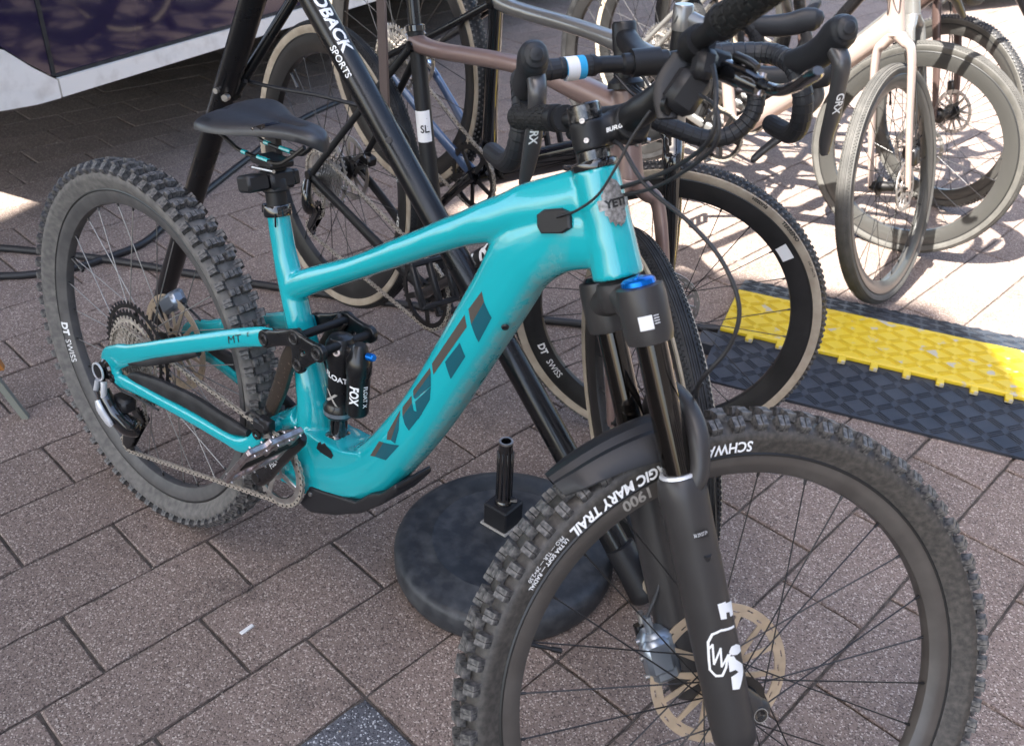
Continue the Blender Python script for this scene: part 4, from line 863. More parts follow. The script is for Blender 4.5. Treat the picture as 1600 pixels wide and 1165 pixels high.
# u: around the leg (0 = forward), v: down the leg
def fp(polys, t0, a0, mt='white_print'): flatprint('lettering', poly2d(polys, 3), fork_fn(t0, a0), mt, fk)
A00 = 1.72
def stroke(P, w):
    out = []
    for i in range(len(P)-1):
        a, b = Vector(P[i]), Vector(P[i+1]); d = (b-a).normalized(); n = Vector((-d.y, d.x))*w/2; out.append([tuple(a+n-d*w*.3), tuple(b+n+d*w*.3), tuple(b-n+d*w*.3), tuple(a-n-d*w*.3)])
    return out
FOXP = {'F': [(0.0432, 0.3263), (0.0309, 0.3282), (0.0316, 0.3303), (0.0146, 0.3353), (0.0199, 0.3517), (0.028, 0.3499), (0.028, 0.3437), (0.0338, 0.3415), (0.0348, 0.3489), (0.0429, 0.3465)], 'blob': [(0.0416, 0.3903), (0.0367, 0.3849), (0.0278, 0.3863), (0.0181, 0.3937), (0.0184, 0.4011), (0.03, 0.3993), (0.0382, 0.3956)], 'X': [(0.0444, 0.3948), (0.0361, 0.3977), (0.0337, 0.404), (0.0226, 0.4164), (0.0249, 0.4256), (0.0375, 0.4414), (0.0466, 0.4385), (0.0452, 0.4218), (0.034, 0.4203), (0.0376, 0.4155), (0.0458, 0.4149)], 'tip': [(0.0344, 0.3614), (0.0236, 0.3621), (0.0162, 0.3691)], 'tail': [(0.0248, 0.3645), (0.0457, 0.3596), (0.0567, 0.3619), (0.0632, 0.3716), (0.0663, 0.3925), (0.0681, 0.4084), (0.0624, 0.4165), (0.055, 0.4169), (0.0488, 0.4075), (0.0453, 0.3972), (0.0385, 0.3917)], 'zig': [(0.0646, 0.381), (0.0587, 0.3751), (0.0617, 0.4009), (0.0506, 0.3819), (0.0536, 0.4052), (0.0433, 0.3928)]}
for k_ in ('F', 'blob', 'X'): fp([FOXP[k_]], 0, 0)
for P in stroke(FOXP['tail'], .0030) + stroke(FOXP['zig'], .0024): fp([P], 0, 0)
fp([[(-.014, 0), (.002, -.002), (.002, .008), (-.014, .010)]], .232, A00, 'black_print')
VF = text2d('36 29/27.5+', .006, .0001, 0, 1, 0); g = fork_fn(.238, A00); flatprint('lettering', VF, lambda u, v: g(.004-u*.6, -v), 'silver_paint', fk)
g2 = lambda u, v: leg(-.020 + v, -.068) + (Vector((SX.z, 0, -SX.x))*math.cos(1.95+u/.029) - Y_*math.sin(1.95+u/.029))*.0292
flatprint('sticker', poly2d([[(-.008, -.008), (.008, -.008), (.008, .008), (-.008, .008)]], 2), g2, 'sticker_white', fk)
for k in range(4): flatprint('print_line', poly2d([[(-.016, -.007+k*.003), (-.0095, -.007+k*.003), (-.0095, -.0058+k*.003), (-.016, -.0058+k*.003)]], 1), g2, 'silver_paint', fk)
# stem, bar, grips, controls
st = empty('stem', bike, TS); s0 = Vector((hx(1.018), 0, 1.018)); s1 = Vector((.978, 0, 1.042))
q = MB(); q.lathe([(.015, -.017), (.0205, -.017), (.0212, -.014), (.0212, .014), (.0205, .017), (.015, .017)], 28, axisT(s0, s0+SX))
loft(q, [tuple(s0) + (.019, .019), tuple(s0.lerp(s1, .4)) + (.0185, .020), tuple(s0.lerp(s1, .75)) + (.019, .024), tuple(s1+Vector((-.006, 0, 0))) + (.0205, .026)], n=20, ex=.75)
q.tube([s1+Vector((0, -.026, 0)), s1+Vector((0, .026, 0))], .0225, 26); q.box(tuple(s1+Vector((.014, 0, 0))), (.018, .05, .044), None, 0, .006)
stm = put('body', fuse('stem', q, .0022, 3, ['matt_black']), st); SB = bvh_of(stm.data)
for zz in (-.011, .011): q = MB(); q.lathe([(.0016, -.002), (.0017, .0008), (.0030, .0008), (.0036, -.001)], 14, axisT(s0+Vector((-.013, -.0205, 0))+SX*zz, s0+Vector((-.018, -.03, 0))+SX*zz)); mk('bolt', q, 'bare_steel', st)
for yy in (-.018, .018):
    for zz in (-.017, .017): q = MB(); q.tube([s1+Vector((.022, yy, zz)), s1+Vector((.026, yy, zz))], .0034, 12); mk('bolt', q, 'bare_steel', st)
sdv = (s1-s0).normalized(); sup = Vector((-sdv.z, 0, sdv.x))
decal('lettering', text2d('BURGTEC', .0066, .0002, .2, 1.05, 1), s0+sdv*.014-sup*.003+Vector((0, -.1, 0)), sdv, sup, (0, 1, 0), SB, 'white_print', st)
q = MB(); q.lathe([(.0146, -.034), (.0205, -.034), (.0205, -.0172), (.0146, -.0172)], 32, axisT(s0, s0+SX), loop=True); q.lathe([(.0146, .0172), (.0200, .0172), (.0200, .034), (.018, .036), (.006, .036)], 32, axisT(s0, s0+SX)); mk('steerer_spacer', q, 'forged_carbon', st)
bar_pts = [(.896, .215, 1.056), (.900, .18, 1.054), (.935, .09, 1.047), (.964, .045, 1.046), (.974, 0, 1.046), (.976, -.035, 1.048), (.984, -.07, 1.066), (.986, -.11, 1.092), (.983, -.15, 1.106), (.982, -.20, 1.114), (.980, -.28, 1.122), (.975, -.385, 1.131)]
bp_ = catmull(bar_pts, 6); rr = [.0111 + .0064*max(0, min(1, (.085-abs(v.y))/.035)) for v in bp_]
q = MB(); q.tube(bp_, rr, 22); mk('handlebar', q, 'matt_black', bike, TS)
for sd in (-1, 1):
    gp = [v for v in bp_ if (v.y*sd > (.205 if sd < 0 else .115))]; gp.sort(key=lambda v: abs(v.y)); gp = [gp[0].lerp(gp[-1], t/23) for t in range(24)]
    q = MB(); q.tube(gp, [.0158 + (.0004 if i % 3 else -.0004) for i in range(24)], 24)
    for k in range(1, 22, 2):
        for a in range(0, 12):
            c = gp[k]; tg_ = (gp[k+1]-gp[k]).normalized(); n1 = tg_.orthogonal().normalized(); n2 = tg_.cross(n1); aa = a*PI/6 + (.26 if k % 4 == 1 else 0); n_ = n1*math.cos(aa)+n2*math.sin(aa); t_ = tg_.cross(n_)
            T = Matrix(((tg_.x, t_.x, n_.x, 0), (tg_.y, t_.y, n_.y, 0), (tg_.z, t_.z, n_.z, 0), (0, 0, 0, 1))); T.translation = c + n_*.0158
            q.box((0, 0, 0), (.0085, .0062, .0016), T, 0, .0005)
    mk('grip', q, 'grip_rubber', bike, TS)
    q = MB(); c = gp[0]; d = (gp[1]-gp[0]).normalized(); q.lathe([(.0112, -.012), (.0172, -.011), (.0178, -.004), (.0172, .003), (.0112, .004)], 24, axisT(c, c+d)); mk('grip_clamp', q, 'matt_black', bike, TS)
# brake lever and shifter pod, right then left
def controls(sd, cy, cx, cz):
    br = empty('brake_lever', bike, TS); c = Vector((cx, cy, cz))
    q = MB(); q.lathe([(.0112, -.011), (.0165, -.011), (.0172, 0), (.0165, .011), (.0112, .011)], 22, axisT(c, c+Vector((.0, sd, .1*abs(sd)))), 0)
    q.box(tuple(c+Vector((.024, 0, -.012))), (.034, .018, .022), None, 0, .005); mk('clamp', q, 'matt_black', br)
    q = MB(); loft(q, [tuple(c+Vector((.030, -sd*.028, -.012))) + (.009, .009), tuple(c+Vector((.036, 0, -.018))) + (.0125, .012), tuple(c+Vector((.046, sd*.026, -.028))) + (.0145, .012), tuple(c+Vector((.056, sd*.050, -.038))) + (.009, .009)], ref=(0, 0, 1), n=16, ex=.8); mk('master_cylinder', q, 'gloss_black', br)
    q = MB(); loft(q, [tuple(c+Vector((.050, sd*.030, -.030))) + (.007, .006), tuple(c+Vector((.066, sd*.060, -.040))) + (.006, .006), tuple(c+Vector((.066, sd*.095, -.042))) + (.007, .005), tuple(c+Vector((.060, sd*.135, -.040))) + (.008, .0045), tuple(c+Vector((.056, sd*.150, -.039))) + (.005, .004)], ref=(0, 0, 1), n=12); mk('lever_blade', q, 'gloss_black', br)
    q = MB(); q.tube([c+Vector((.044, sd*.030, -.016)), c+Vector((.044, sd*.030, -.042))], .005, 12); q.tube([c+Vector((.056, sd*.045, -.024)), c+Vector((.056, sd*.045, -.046))], .0042, 10); mk('pivot_bolt', q, 'polished_alloy', br)
    if sd < 0:
        q = MB(); loft(q, [tuple(c+Vector((.036, sd*.020, -.008))) + (.006, .005), tuple(c+Vector((.044, sd*.034, -.014))) + (.006, .005), tuple(c+Vector((.050, sd*.044, -.020))) + (.004, .004)], ref=(0, 0, 1), n=12); mk('adjuster', q, 'dark_steel', br)
        sp_ = empty('shifter', bike, TS)
        q = MB(); q.box((0, 0, 0), (.036, .030, .046), Matrix.Translation(c+Vector((.004, -sd*.010, -.046))) @ Matrix.Rotation(.35, 4, 'Y') @ Matrix.Rotation(.25, 4, 'X'), 0, .008); q.box((0, 0, 0), (.022, .026, .030), Matrix.Translation(c+Vector((.008, sd*.012, -.022))), 0, .006); mk('pod', q, 'black_plastic', sp_)
        q = MB(); loft(q, [tuple(c+Vector((-.004, -sd*.018, -.012))) + (.012, .003), tuple(c+Vector((-.012, -sd*.022, -.044))) + (.015, .0035), tuple(c+Vector((-.008, -sd*.016, -.076))) + (.011, .003)], ref=(.3, 1, 0), n=14, ex=.7); mk('paddle', q, 'matt_black', sp_)
        q = MB(); q.lathe([(.004, .001), (.009, .001), (.0105, -.006)], 18, axisT(c+Vector((-.012, -sd*.016, -.062)), c+Vector((-.012, -sd*.016, -.062))+Vector((-.5, -.9*-sd*-1, .1)))); mk('button', q, 'dark_steel', sp_)
    return c
controls(-1, -.150, .983, 1.106); controls(1, .10, .930, 1.048)
# hoses and cables
def hose(name, pts, r, parent=bike, m='cable_rubber', T=None): q = MB(); q.tube(catmull(pts, 8), r, 10); return mk(name, q, m, parent, T)
hose('brake_hose', [(1.098, -.052, 1.13), (1.120, -.080, 1.112), (1.129, -.09, 1.072), (1.082, -.05, 1.028), (1.032, -.02, .995), (.985, .004, .968)], .0025)
hose('shift_cable', [(1.090, -.050, 1.10), (1.128, -.088, 1.098), (1.135, -.09, 1.066), (1.084, -.05, 1.018), (1.035, -.02, .984), (.988, .004, .960)], .0021)
hose('brake_hose', [(.93, .10, 1.03), (.955, .03, 1.015), (.985, 0, 1.015), (1.034, -.02, .988), (1.1, -.03, .966), (1.145, -.03, .937), (1.174, -.03, .896), (1.174, -.03, .851), (1.151, -.03, .798), (1.13, .02, .75)], .0025)
hose('display_wire', [(1.03, -.035, 1.07), (1.017, -.04, 1.04), (1.005, -.045, 1.002), (.99, -.046, .97), (.965, -.043, .945), (.944, -.036, .932), (.932, -.033, .925)], .0016)
hose('mech_wire', [(.012, -.098, .350), (.05, -.098, .336), (.10, -.096, .340), (.16, -.09, .338)], .0022)
hose('brake_hose', [(-.004, .075, .455), (.06, .085, .42), (.15, .083, .345), (.26, .074, .338), (.36, .06, .345), (.43, .035, .37)], .0025)
q = MB(); c = Vector((-.012, .062, .452)); CT = axisT(c, c+Vector((.8, 0, .6))); q.box((0, 0, 0), (.030, .036, .060), CT, 0, .007); q.box((.012, .006, 0), (.02, .03, .044), CT, 0, .005); q.tube([CT @ Vector((0, -.01, .02)), CT @ Vector((0, -.01, .045))], .006, 10, 1)
mk('brake_caliper', q, ['grey_anodised', 'dark_steel'], bike)
SSm = [o for o in bike.children if o.name.startswith('seatstay') and not o.name.startswith('seatstay_guard')]
decal('lettering', text2d('MT', .018, .0, .2, 1.3, 1), (.345, -.3, .540), (.9, 0, .42), (-.42, 0, .9), (0, 1, 0), bvh_of(SSm[1].data), 'black_print', SSm[1], off=.0005)
decal('lettering', text2d('E', .010, .0, .2, 1.2, 1), (.383, -.3, .565), (.9, 0, .42), (-.42, 0, .9), (0, 1, 0), bvh_of(SSm[1].data), 'black_print', SSm[1], off=.0005)

# ------------------------------------------------------------------ drop-bar bicycles hanging by the saddle on the rack
def frame_matrix(rc, fc, lean=0.0):
    rc, fc = Vector(rc), Vector(fc); x = (fc-rc).normalized(); y = Vector((0, 0, 1)).cross(x).normalized(); z = x.cross(y)
    y2 = y*math.cos(lean) + z*math.sin(lean); z2 = z*math.cos(lean) - y*math.sin(lean)
    return Matrix(((x.x, y2.x, z2.x, rc.x), (x.y, y2.y, z2.y, rc.y), (x.z, y2.z, z2.z, rc.z), (0, 0, 0, 1))), (fc-rc).length
def gravel_bike(rc, fc, lean, steer, label, paint, rear_paint, fork_paint, wheel_r, wheel_f, seat=(.268, .403), head=((.830, .530), (.884, .392)), bb=(.452, -.080), front_paint=None, bar=True, tape='bar_tape', lever_print='GRX', stem_mat='matt_black', detail=2, seat_tube_paint='matt_black', fork_w=.050, dt_paint=None, cs_mat=None, crank_deg=-115, reach=.078, hood=.076, bar_rot=0.0, group='bicycles hanging in a row on the rack'):
    FM, wb = frame_matrix(rc, fc, lean)
    B = empty('gravel_bike', T=FM, label=label, category='bicycle', group=group)
    hT, hB = Vector((head[0][0], 0, head[0][1])), Vector((head[1][0], 0, head[1][1])); hd = (hT-hB).normalized(); b_ = Vector((bb[0], 0, bb[1])); s_ = Vector((seat[0], 0, seat[1]))
    # front triangle
    q = MB()
    loft(q, [tuple(s_+Vector((-.012, 0, .006))) + (.020, .019), tuple(s_.lerp(hT, .12)) + (.0165, .019), tuple(s_.lerp(hT, .55)+Vector((0, 0, .004))) + (.0155, .021), tuple(hT-hd*.034+Vector((-.09, 0, -.004))) + (.023, .023), tuple(hT-hd*.040) + (.028, .022)], n=16, ex=.8)
    loft(q, [tuple(hT+hd*.002) + (.0215, .0215), tuple(hT.lerp(hB, .5)) + (.023, .022), tuple(hB) + (.0265, .0255)], n=18)
    dm_ = hB.lerp(b_, .12) + Vector((-.01, 0, .018)); loft(q, [tuple(hB+hd*.035) + (.034, .022), tuple(dm_) + (.032, .026), tuple(hB.lerp(b_, .45)) + (.029, .029), tuple(b_+Vector((.03, 0, .03))) + (.033, .032)], n=18, ex=.8)
    me = fuse('front_triangle', q, .0032, 4, [paint]); ft = put('frame', me, B); fb = bvh_of(me)
    if dt_paint:
        q = MB(); loft(q, [tuple(hB.lerp(b_, .30)) + (.0315, .0300), tuple(hB.lerp(b_, .45)) + (.0312, .0306), tuple(hB.lerp(b_, .7)) + (.0320, .0320), tuple(b_+Vector((.03, 0, .03))) + (.0350, .0335)], n=24, ex=.8); o_ = mk('down_tube', q, dt_paint, ft); fb = bvh_of(o_.data)
    q = MB(); loft(q, [tuple(s_+Vector((-.014, 0, .035))) + (.0165, .0165), tuple(s_) + (.0175, .0165), tuple(s_.lerp(b_, .5)) + (.0185, .0175), tuple(b_+Vector((-.005, 0, .04))) + (.022, .022), tuple(b_) + (.025, .033)], n=16); q.tube([tuple(b_+Y_*-.041), tuple(b_+Y_*.041)], .0225, 18)
    mk('seat_tube', q, seat_tube_paint, ft)
    sp_d = (s_-b_).normalized(); top = s_ + sp_d*.17
    q = MB(); q.tube([s_, top], .0136, 18); mk('seatpost', q, 'carbon_black', B)
    q = MB(); q.lathe([(.0165, 0), (.0205, .001), (.0205, .012), (.0165, .014)], 24, axisT(s_+sp_d*.028, top)); mk('seat_collar', q, 'gloss_black', B)
    q = MB(); Tsd = Matrix.Translation(top - Vector((.375, 0, .876))); q.add(sad.v, sad.f, 0, Tsd @ Matrix.Translation((.0, 0, .03))); mk('saddle', q, 'saddle_cover', B, sharp=50)
    q = MB(); q.lathe([(.0035, .001), (.011, .001), (.012, -.006)], 18, Matrix.Translation(s_+Vector((0, -.0205, .0))) @ Matrix.Rotation(PI/2, 4, 'X')); mk('pivot_cap', q, 'gloss_black', B)
    for sd in (-1, 1):
        q = MB(); loft(q, [tuple(s_+Vector((-.006, sd*.014, -.005))) + (.0095, .0075), tuple(s_.lerp(Vector((0, 0, 0)), .45)+Y_*sd*.042) + (.0085, .0065), (.028, sd*.066, .040, .0085, .006), (.004, sd*.067, .004, .010, .005)], n=12); mk('seatstay', q, rear_paint if sd < 0 or True else paint, B)
        q = MB(); loft(q, [tuple(b_+Vector((-.012, sd*.030, -.004))) + (.018, .011), tuple(b_.lerp(Vector((0, 0, 0)), .35)+Vector((0, sd*.044, -.010))) + (.014, .009), tuple(b_.lerp(Vector((0, 0, 0)), .75)+Vector((0, sd*.060, -.004))) + (.0115, .008), (.012, sd*.067, -.006, .0125, .007), (-.006, sd*.067, .002, .013, .006)], n=14, ex=.8); mk('chainstay', q, cs_mat or rear_paint, B)
    # wheels
    T_s = Matrix.Translation(hB) @ Matrix.Rotation(steer, 4, hd) @ Matrix.Translation(-hB)
    W1 = wheel(B, Matrix.Rotation(.3, 4, 'Y'), 'rear_wheel', **wheel_r)
    W2 = wheel(B, T_s @ Matrix.Translation((wb, 0, 0)) @ Matrix.Rotation(.9, 4, 'Y'), 'front_wheel', **wheel_f)
    # fork
    fk_ = empty('fork', B, T_s); ax0 = Vector((wb, 0, 0))
    q = MB()
    for sd in (-1, 1):
        loft(q, [tuple(hB+hd*.004) + (.022, .020), tuple(hB-hd*.022+Vector((.006, sd*.030, 0))) + (.020, .015), tuple(hB-hd*.055+Vector((.010, sd*fork_w, 0))) + (.018, .011), tuple(hB.lerp(ax0, .55)+Vector((.012, sd*(fork_w+.004), 0))) + (.015, .009), tuple(ax0.lerp(hB, .08)+Vector((.004, sd*.055, 0))) + (.011, .008), tuple(ax0+Vector((.004, sd*.055, -.010))) + (.010, .0075)], n=14, ex=.85)
    q.tube([hB-hd*.004, hB+hd*.004], .027, 22); put('blades', fuse('fork', q, .003, 3, [fork_paint]), fk_)
    q = MB(); c = ax0+Vector((-.052, .060, .070)); CT = axisT(c, hB+Y_*.06); q.box((0, 0, 0), (.026, .030, .052), CT, 0, .006); q.tube(catmull([CT @ Vector((0, 0, .02)), hB.lerp(ax0, .5)+Vector((-.02, .062, 0)), hB-hd*.03+Vector((-.02, .045, 0))], 5), .0025, 8); mk('brake_caliper', q, 'dark_steel', fk_)
    q = MB(); c = Vector((.05, .058, .045)); q.box(tuple(c), (.05, .028, .026), None, 0, .006); mk('brake_caliper', q, 'dark_steel', B)
    # drivetrain
    cy_ = -.044; q = MB(); G = gear_poly(42, .0815, .0875); q.ring(G, [(x*.070/math.hypot(x, z), z*.070/math.hypot(x, z)) for x, z in G], -.002, .002)
    for k in range(5): q.box((0, 0, 0), (.056, .004, .014), Matrix.Rotation(-k*2*PI/5, 4, 'Y') @ Matrix.Translation((.046, 0, 0)), 0, .001)
    mk('chainring', q, 'dark_steel', B, Matrix.Translation((bb[0], cy_, bb[1])))
    for sd in (-1, 1):
        ca_ = math.radians(crank_deg if sd < 0 else crank_deg+180); cv = Vector((math.cos(ca_), 0, math.sin(ca_))); e = b_ + cv*.172; q = MB()
        loft(q, [tuple(b_-cv*.012+Y_*sd*.056) + (.014, .009), tuple(b_+cv*.02+Y_*sd*.060) + (.015, .010), tuple(b_+cv*.10+Y_*sd*.066) + (.012, .008), tuple(e+Y_*sd*.070) + (.0125, .008), tuple(e+cv*.010+Y_*sd*.070) + (.008, .006)], n=14, ex=.8); mk('crank_arm', q, 'gloss_black', B)
        if detail > 1:
            q = MB(); o = e + Y_*sd*.082; pr = Matrix.Translation(o) @ Matrix.Rotation(.9, 4, 'Y')
            for xx in (-.044, .044): q.box((xx, sd*.048, 0), (.012, .095, .016), pr, 0, .003)
            for yy in (.006, .048, .090): q.box((0, sd*yy, 0), (.09, .012, .015), pr, 0, .003)
            mk('pedal', q, 'black_plastic', B)
    if detail > 1:
        pth = arc((bb[0], bb[1]), .085, PI*.56, -PI*.5, cy_, 14) + arc((-.015, -.155), .02, -PI*.5, -PI*1.1, -.05, 6) + arc((.018, -.088), .019, -PI*.2, PI*.2, -.05, 5) + arc((0, 0), .055, -PI*.32, -PI*1.44, -.046, 20)
        chain_links(B, pth, cy_, objects=False)
    q = MB(); loft(q, [(.004, -.080, -.010, .013, .010), (.018, -.090, -.040, .015, .012), (.026, -.086, -.070, .016, .016), (.022, -.070, -.088, .012, .014)], n=14); 
    for yy in (-.057, -.043): loft(q, [(.024, yy, -.082, .012, .001), (.004, yy, -.120, .012, .001), (-.018, yy, -.160, .010, .001)], n=8)
    for c_ in ((.018, -.088), (-.015, -.155)): q.ring(gear_poly(12, .018, .0225), [(.008*math.cos(2*PI*i/48), .008*math.sin(2*PI*i/48)) for i in range(48)], -.052, -.049, 0, Matrix.Translation((c_[0], 0, c_[1])))
    q.tube([(.006, -.086, -.012), (.012, -.094, -.050)], [(.005, .007)]*2, 8, 1)
    mk('rear_derailleur', q, ['gloss_black', 'bare_steel'], B)
    # cockpit
    if bar:
        hc = hT + hd*.028
        q = MB(); q.lathe([(.024, 0), (.031, .001), (.030, .010), (.020, .018), (.019, .056), (.018, .062)], 26, axisT(hT+hd*.002, hT+hd)); mk('headset_spacer', q, 'matt_black', B)
        c0 = hT + hd*.082; c1 = c0 + Vector((reach, 0, .004))
        q = MB(); loft(q, [tuple(c0-Vector((.012, 0, 0))) + (.019, .018), tuple(c0.lerp(c1, .5)) + (.016, .017), tuple(c1) + (.020, .022)], n=16, ex=.8); q.lathe([(.016, -.022), (.020, -.022), (.020, .020), (.017, .024)], 22, axisT(c0, c0+hd)); q.tube([c1+Y_*-.022, c1+Y_*.022], .021, 20); mk('stem', q, stem_mat, B, T_s)
        for sd in (-1, 1):
            rv = lambda v: Vector((v[0]*math.cos(bar_rot) - v[2]*math.sin(bar_rot), v[1], v[0]*math.sin(bar_rot) + v[2]*math.cos(bar_rot)))
            P0 = [c1 + rv(v) for v in ((0, 0, 0), (0, sd*.035, 0), (.0, sd*.07, .002), (.004, sd*.125, .003), (.012, sd*.175, .002), (.034, sd*.200, .0), (.070, sd*.208, -.008), (.092, sd*.212, -.030), (.096, sd*.218, -.062), (.080, sd*.224, -.098), (.044, sd*.230, -.120), (-.004, sd*.234, -.126), (-.044, sd*.238, -.128))]
            pp = catmull(P0, 9); q = MB(); rl = []
            for i, v in enumerate(pp):
                if i < 20: rl.append(.0158 if i < 10 else .0125)
                else: rl.append(.0152 + (.0009 if (i % 5) < 4 else -.0006))
            q.tube(pp[:22], rl[:22], 16, 0); 
            hb_ = mk('handlebar', q, 'matt_black', B, T_s)
            pp2 = []; 
            for i in range(20, len(pp)-1):
                for t in range(3): pp2.append(pp[i].lerp(pp[i+1], t/3))
            pp2.append(pp[-1]); rl2 = [.0150 + .0013*(((i % 9))/9.0) for i in range(len(pp2))]
            q = MB(); q.tube(pp2, rl2, 16, 0); q.ball(tuple(pp[-1]), .0152, 8); mk('bar_tape', q, tape, B, T_s, sharp=20)
            h0 = c1 + rv((hood, sd*.211, -.006)); q = MB()
            loft(q, [tuple(h0+rv((-.030, -sd*.004, .004))) + (.016, .015), tuple(h0+rv((.010, 0, .014))) + (.021, .0165), tuple(h0+rv((.050, sd*.002, .034))) + (.023, .0175), tuple(h0+rv((.078, sd*.003, .056))) + (.0245, .0195), tuple(h0+rv((.094, sd*.003, .066))) + (.0225, .0190), tuple(h0+rv((.104, sd*.003, .071))) + (.017, .0155), tuple(h0+rv((.110, sd*.003, .073))) + (.009, .009), tuple(h0+rv((.112, sd*.003, .0735))) + (.002, .002)], n=18, ex=.85); mk('brake_hood', q, 'bar_tape', B, T_s)
            q = MB(); LV = [(.088, 0, .040, .012, .013), (.102, sd*.002, .024, .0125, .0125), (.098, sd*.004, -.010, .0095, .0115), (.086, sd*.008, -.050, .0075, .0125), (.070, sd*.012, -.086, .0065, .0105), (.062, sd*.016, -.108, .006, .008), (.062, sd*.017, -.116, .004, .005)]
            loft(q, [tuple(h0+rv(v[:3])) + v[3:] for v in LV], n=14, ex=.85); lv = mk('brake_lever', q, 'lever_grey', B, T_s)
            if lever_print:
                lb = bvh_of(lv.data); fwd = Vector((1, 0, .25))
                decal('lettering', text2d(lever_print, .0155, .0004, 0, 1.05, 1), h0+rv((.097, sd*.006-.006, -.012)), rv((-.30, sd*.06, -.94)), (0, 1, 0), rv((-1, 0, .3)), lb, 'white_print', lv, T=None)
        for k in range(3):
            q = MB(); q.tube(catmull([c1+Vector((.008, -.05+.04*k, -.012)), c1+Vector((.045, -.03+.03*k, -.030)), c1+Vector((.010, -.006+.006*k, -.050)), hT+hd*.016+Vector((.018, -.008+.008*k, 0))], 6), .0023, 8); mk('hose', q, 'cable_rubber', B, T_s)
    return B, FM, T_s, ft, fb, W1, W2

TANW = dict(R=.35, w=.0215, rim_d=.040, side='tan_sidewall', spokes=24)
def cas(): return ((44, 36, 32, 28, 24, 21, 19, 17, 15, 13, 11), -.022, .0036, ['chain_steel', 'bare_steel'], 0)
# the mauve one next to the turquoise bike
g1 = gravel_bike((-.177, .704, .512), (.858, .515, .368), -.06, math.radians(-31), 'mauve gravel bike with black rear stays directly behind the turquoise bike', 'mauve_paint', 'matt_black', 'mauve_paint',
    dict(TANW, tread_kind='gravel', hub_w=.142, rotor=.08, cass=cas()), dict(TANW, side='tan_sidewall', tread_kind='gravel', rotor=.08), dt_paint='matt_black', crank_deg=45, reach=.110, hood=.098, bar_rot=.21)
B1, F1, T1, ft1, fb1, W1r, W1f = g1
ring_print('lettering', 'SWISS', .020, math.radians(20), .290, -.0168, 'white_print', W1r, True, 0, 0, .95, Matrix.Rotation(-.3, 4, 'Y'), rim_d=.040)
ring_print('lettering', 'DT', .021, math.radians(-1), .292, -.0168, 'white_print', W1r, True, .0008, 0, 1, Matrix.Rotation(-.3, 4, 'Y'), rim_d=.040)
tu = 0.0
for ch in 'TREK':
    VF = text2d(ch, .052, .0016, .1, 1.2, 2); decal('lettering', VF, Vector((.560, -.2, .045)) + Vector((.70, 0, .72)).normalized()*tu, (.70, 0, .72), (-.72, 0, .70), (0, 1, 0), fb1, 'white_print', ft1, off=.0008); tu += text_w(VF[0]) + .006
# white sticker with SL on the seat tube
stb = bvh_of([c for c in ft1.children if c.name.startswith('seat_tube')][0].data); sdv = (Vector((.452, 0, -.08))-Vector((.268, 0, .403))).normalized(); svv = Vector((-sdv.z, 0, sdv.x))
s0_ = Vector((.268, 0, .403)) + sdv*.125
decal('sticker', poly2d([[(-.0150, 0), (.0150, 0), (.0150, .064), (-.0150, .064)]], 4), s0_, Vector((.77, .64, .3)).normalized(), sdv, (-.55, .75, 0), stb, 'sticker_white', ft1, off=.0008)
decal('lettering', text2d('SL', .022, .0005, 0, .8, 1), s0_+sdv*.044-Vector((.77, .64, .3)).normalized()*.004, Vector((.77, .64, .3)).normalized(), -sdv, (-.55, .75, 0), stb, 'black_print', ft1, off=.0014)
# blue and white event tag round the left-hand tops of its bar
tp = MB(); hT1, hB1 = Vector((.830, 0, .530)), Vector((.884, 0, .392)); hd1 = (hT1-hB1).normalized(); c1_ = hT1 + hd1*.082 + Vector((.110, 0, .004))
tp.lathe([(.0172, 0), (.0174, .001), (.0174, .030), (.0172, .031)], 24, axisT(c1_+Vector((.002, -.098, .002)), c1_+Vector((.006, -.128, .003))))
g_tag = mk('tag', tp, 'sticker_blue', B1, T1)
tp = MB(); tp.lathe([(.0178, 0), (.0179, .001), (.0179, .018), (.0178, .019)], 24, axisT(c1_+Vector((.004, -.110, .002)), c1_+Vector((.007, -.130, .003)))); mk('tag_label', tp, 'sticker_white', B1, T1)
# second: black bike on tan knobbly tyres
KN = dict(TANW, tread_kind='knobby')
g2 = gravel_bike((-.277, 1.051, .703), (.668, .89, .352), 0.02, math.radians(36), 'black and silver gravel bike with tan knobbly tyres hanging second in the row', 'silver_grey_paint', 'carbon_black', 'gloss_black', dict(KN, hub_w=.142, rotor=.08, cass=cas()), dict(KN, rotor=.08), seat=(.285, .325), head=((.800, .500), (.852, .372)), bb=(.400, -.078), seat_tube_paint='gloss_black', lever_print=None, stem_mat='silver_grey_paint', dt_paint='gloss_black', cs_mat='steel_blue_stay')
B2, F2, T2, ft2, fb2, W2r, W2f = g2
FZ = Matrix.Rotation(-.9, 4, 'Y')
ring_print('lettering', 'vittoria', .0130, math.radians(84), .3300, -.0222, 'black_print', W2f, False, .0003, .2, 1.0, FZ)
ring_print('lettering', 'TERRENO', .0105, math.radians(70), .3300, -.0222, 'black_print', W2f, False, .0004, .1, 1.15, FZ)
ring_print('lettering', 'DRY  29×1.75', .0060, math.radians(52), .3310, -.0222, 'black_print', W2f, False, .0001, 0, 1.1, FZ)
ring_print('lettering', 'DT', .022, math.radians(-136), .302, -.0176, 'white_print', W2f, True, .0009, 0, 1.0, FZ, rim_d=.040)
ring_print('lettering', 'SWISS', .021, math.radians(-127), .302, -.0176, 'white_print', W2f, True, 0, 0, .95, FZ, rim_d=.040)
VFs = poly2d([[(0, -.012), (.035, -.012), (.035, .012), (0, .012)]], 3)
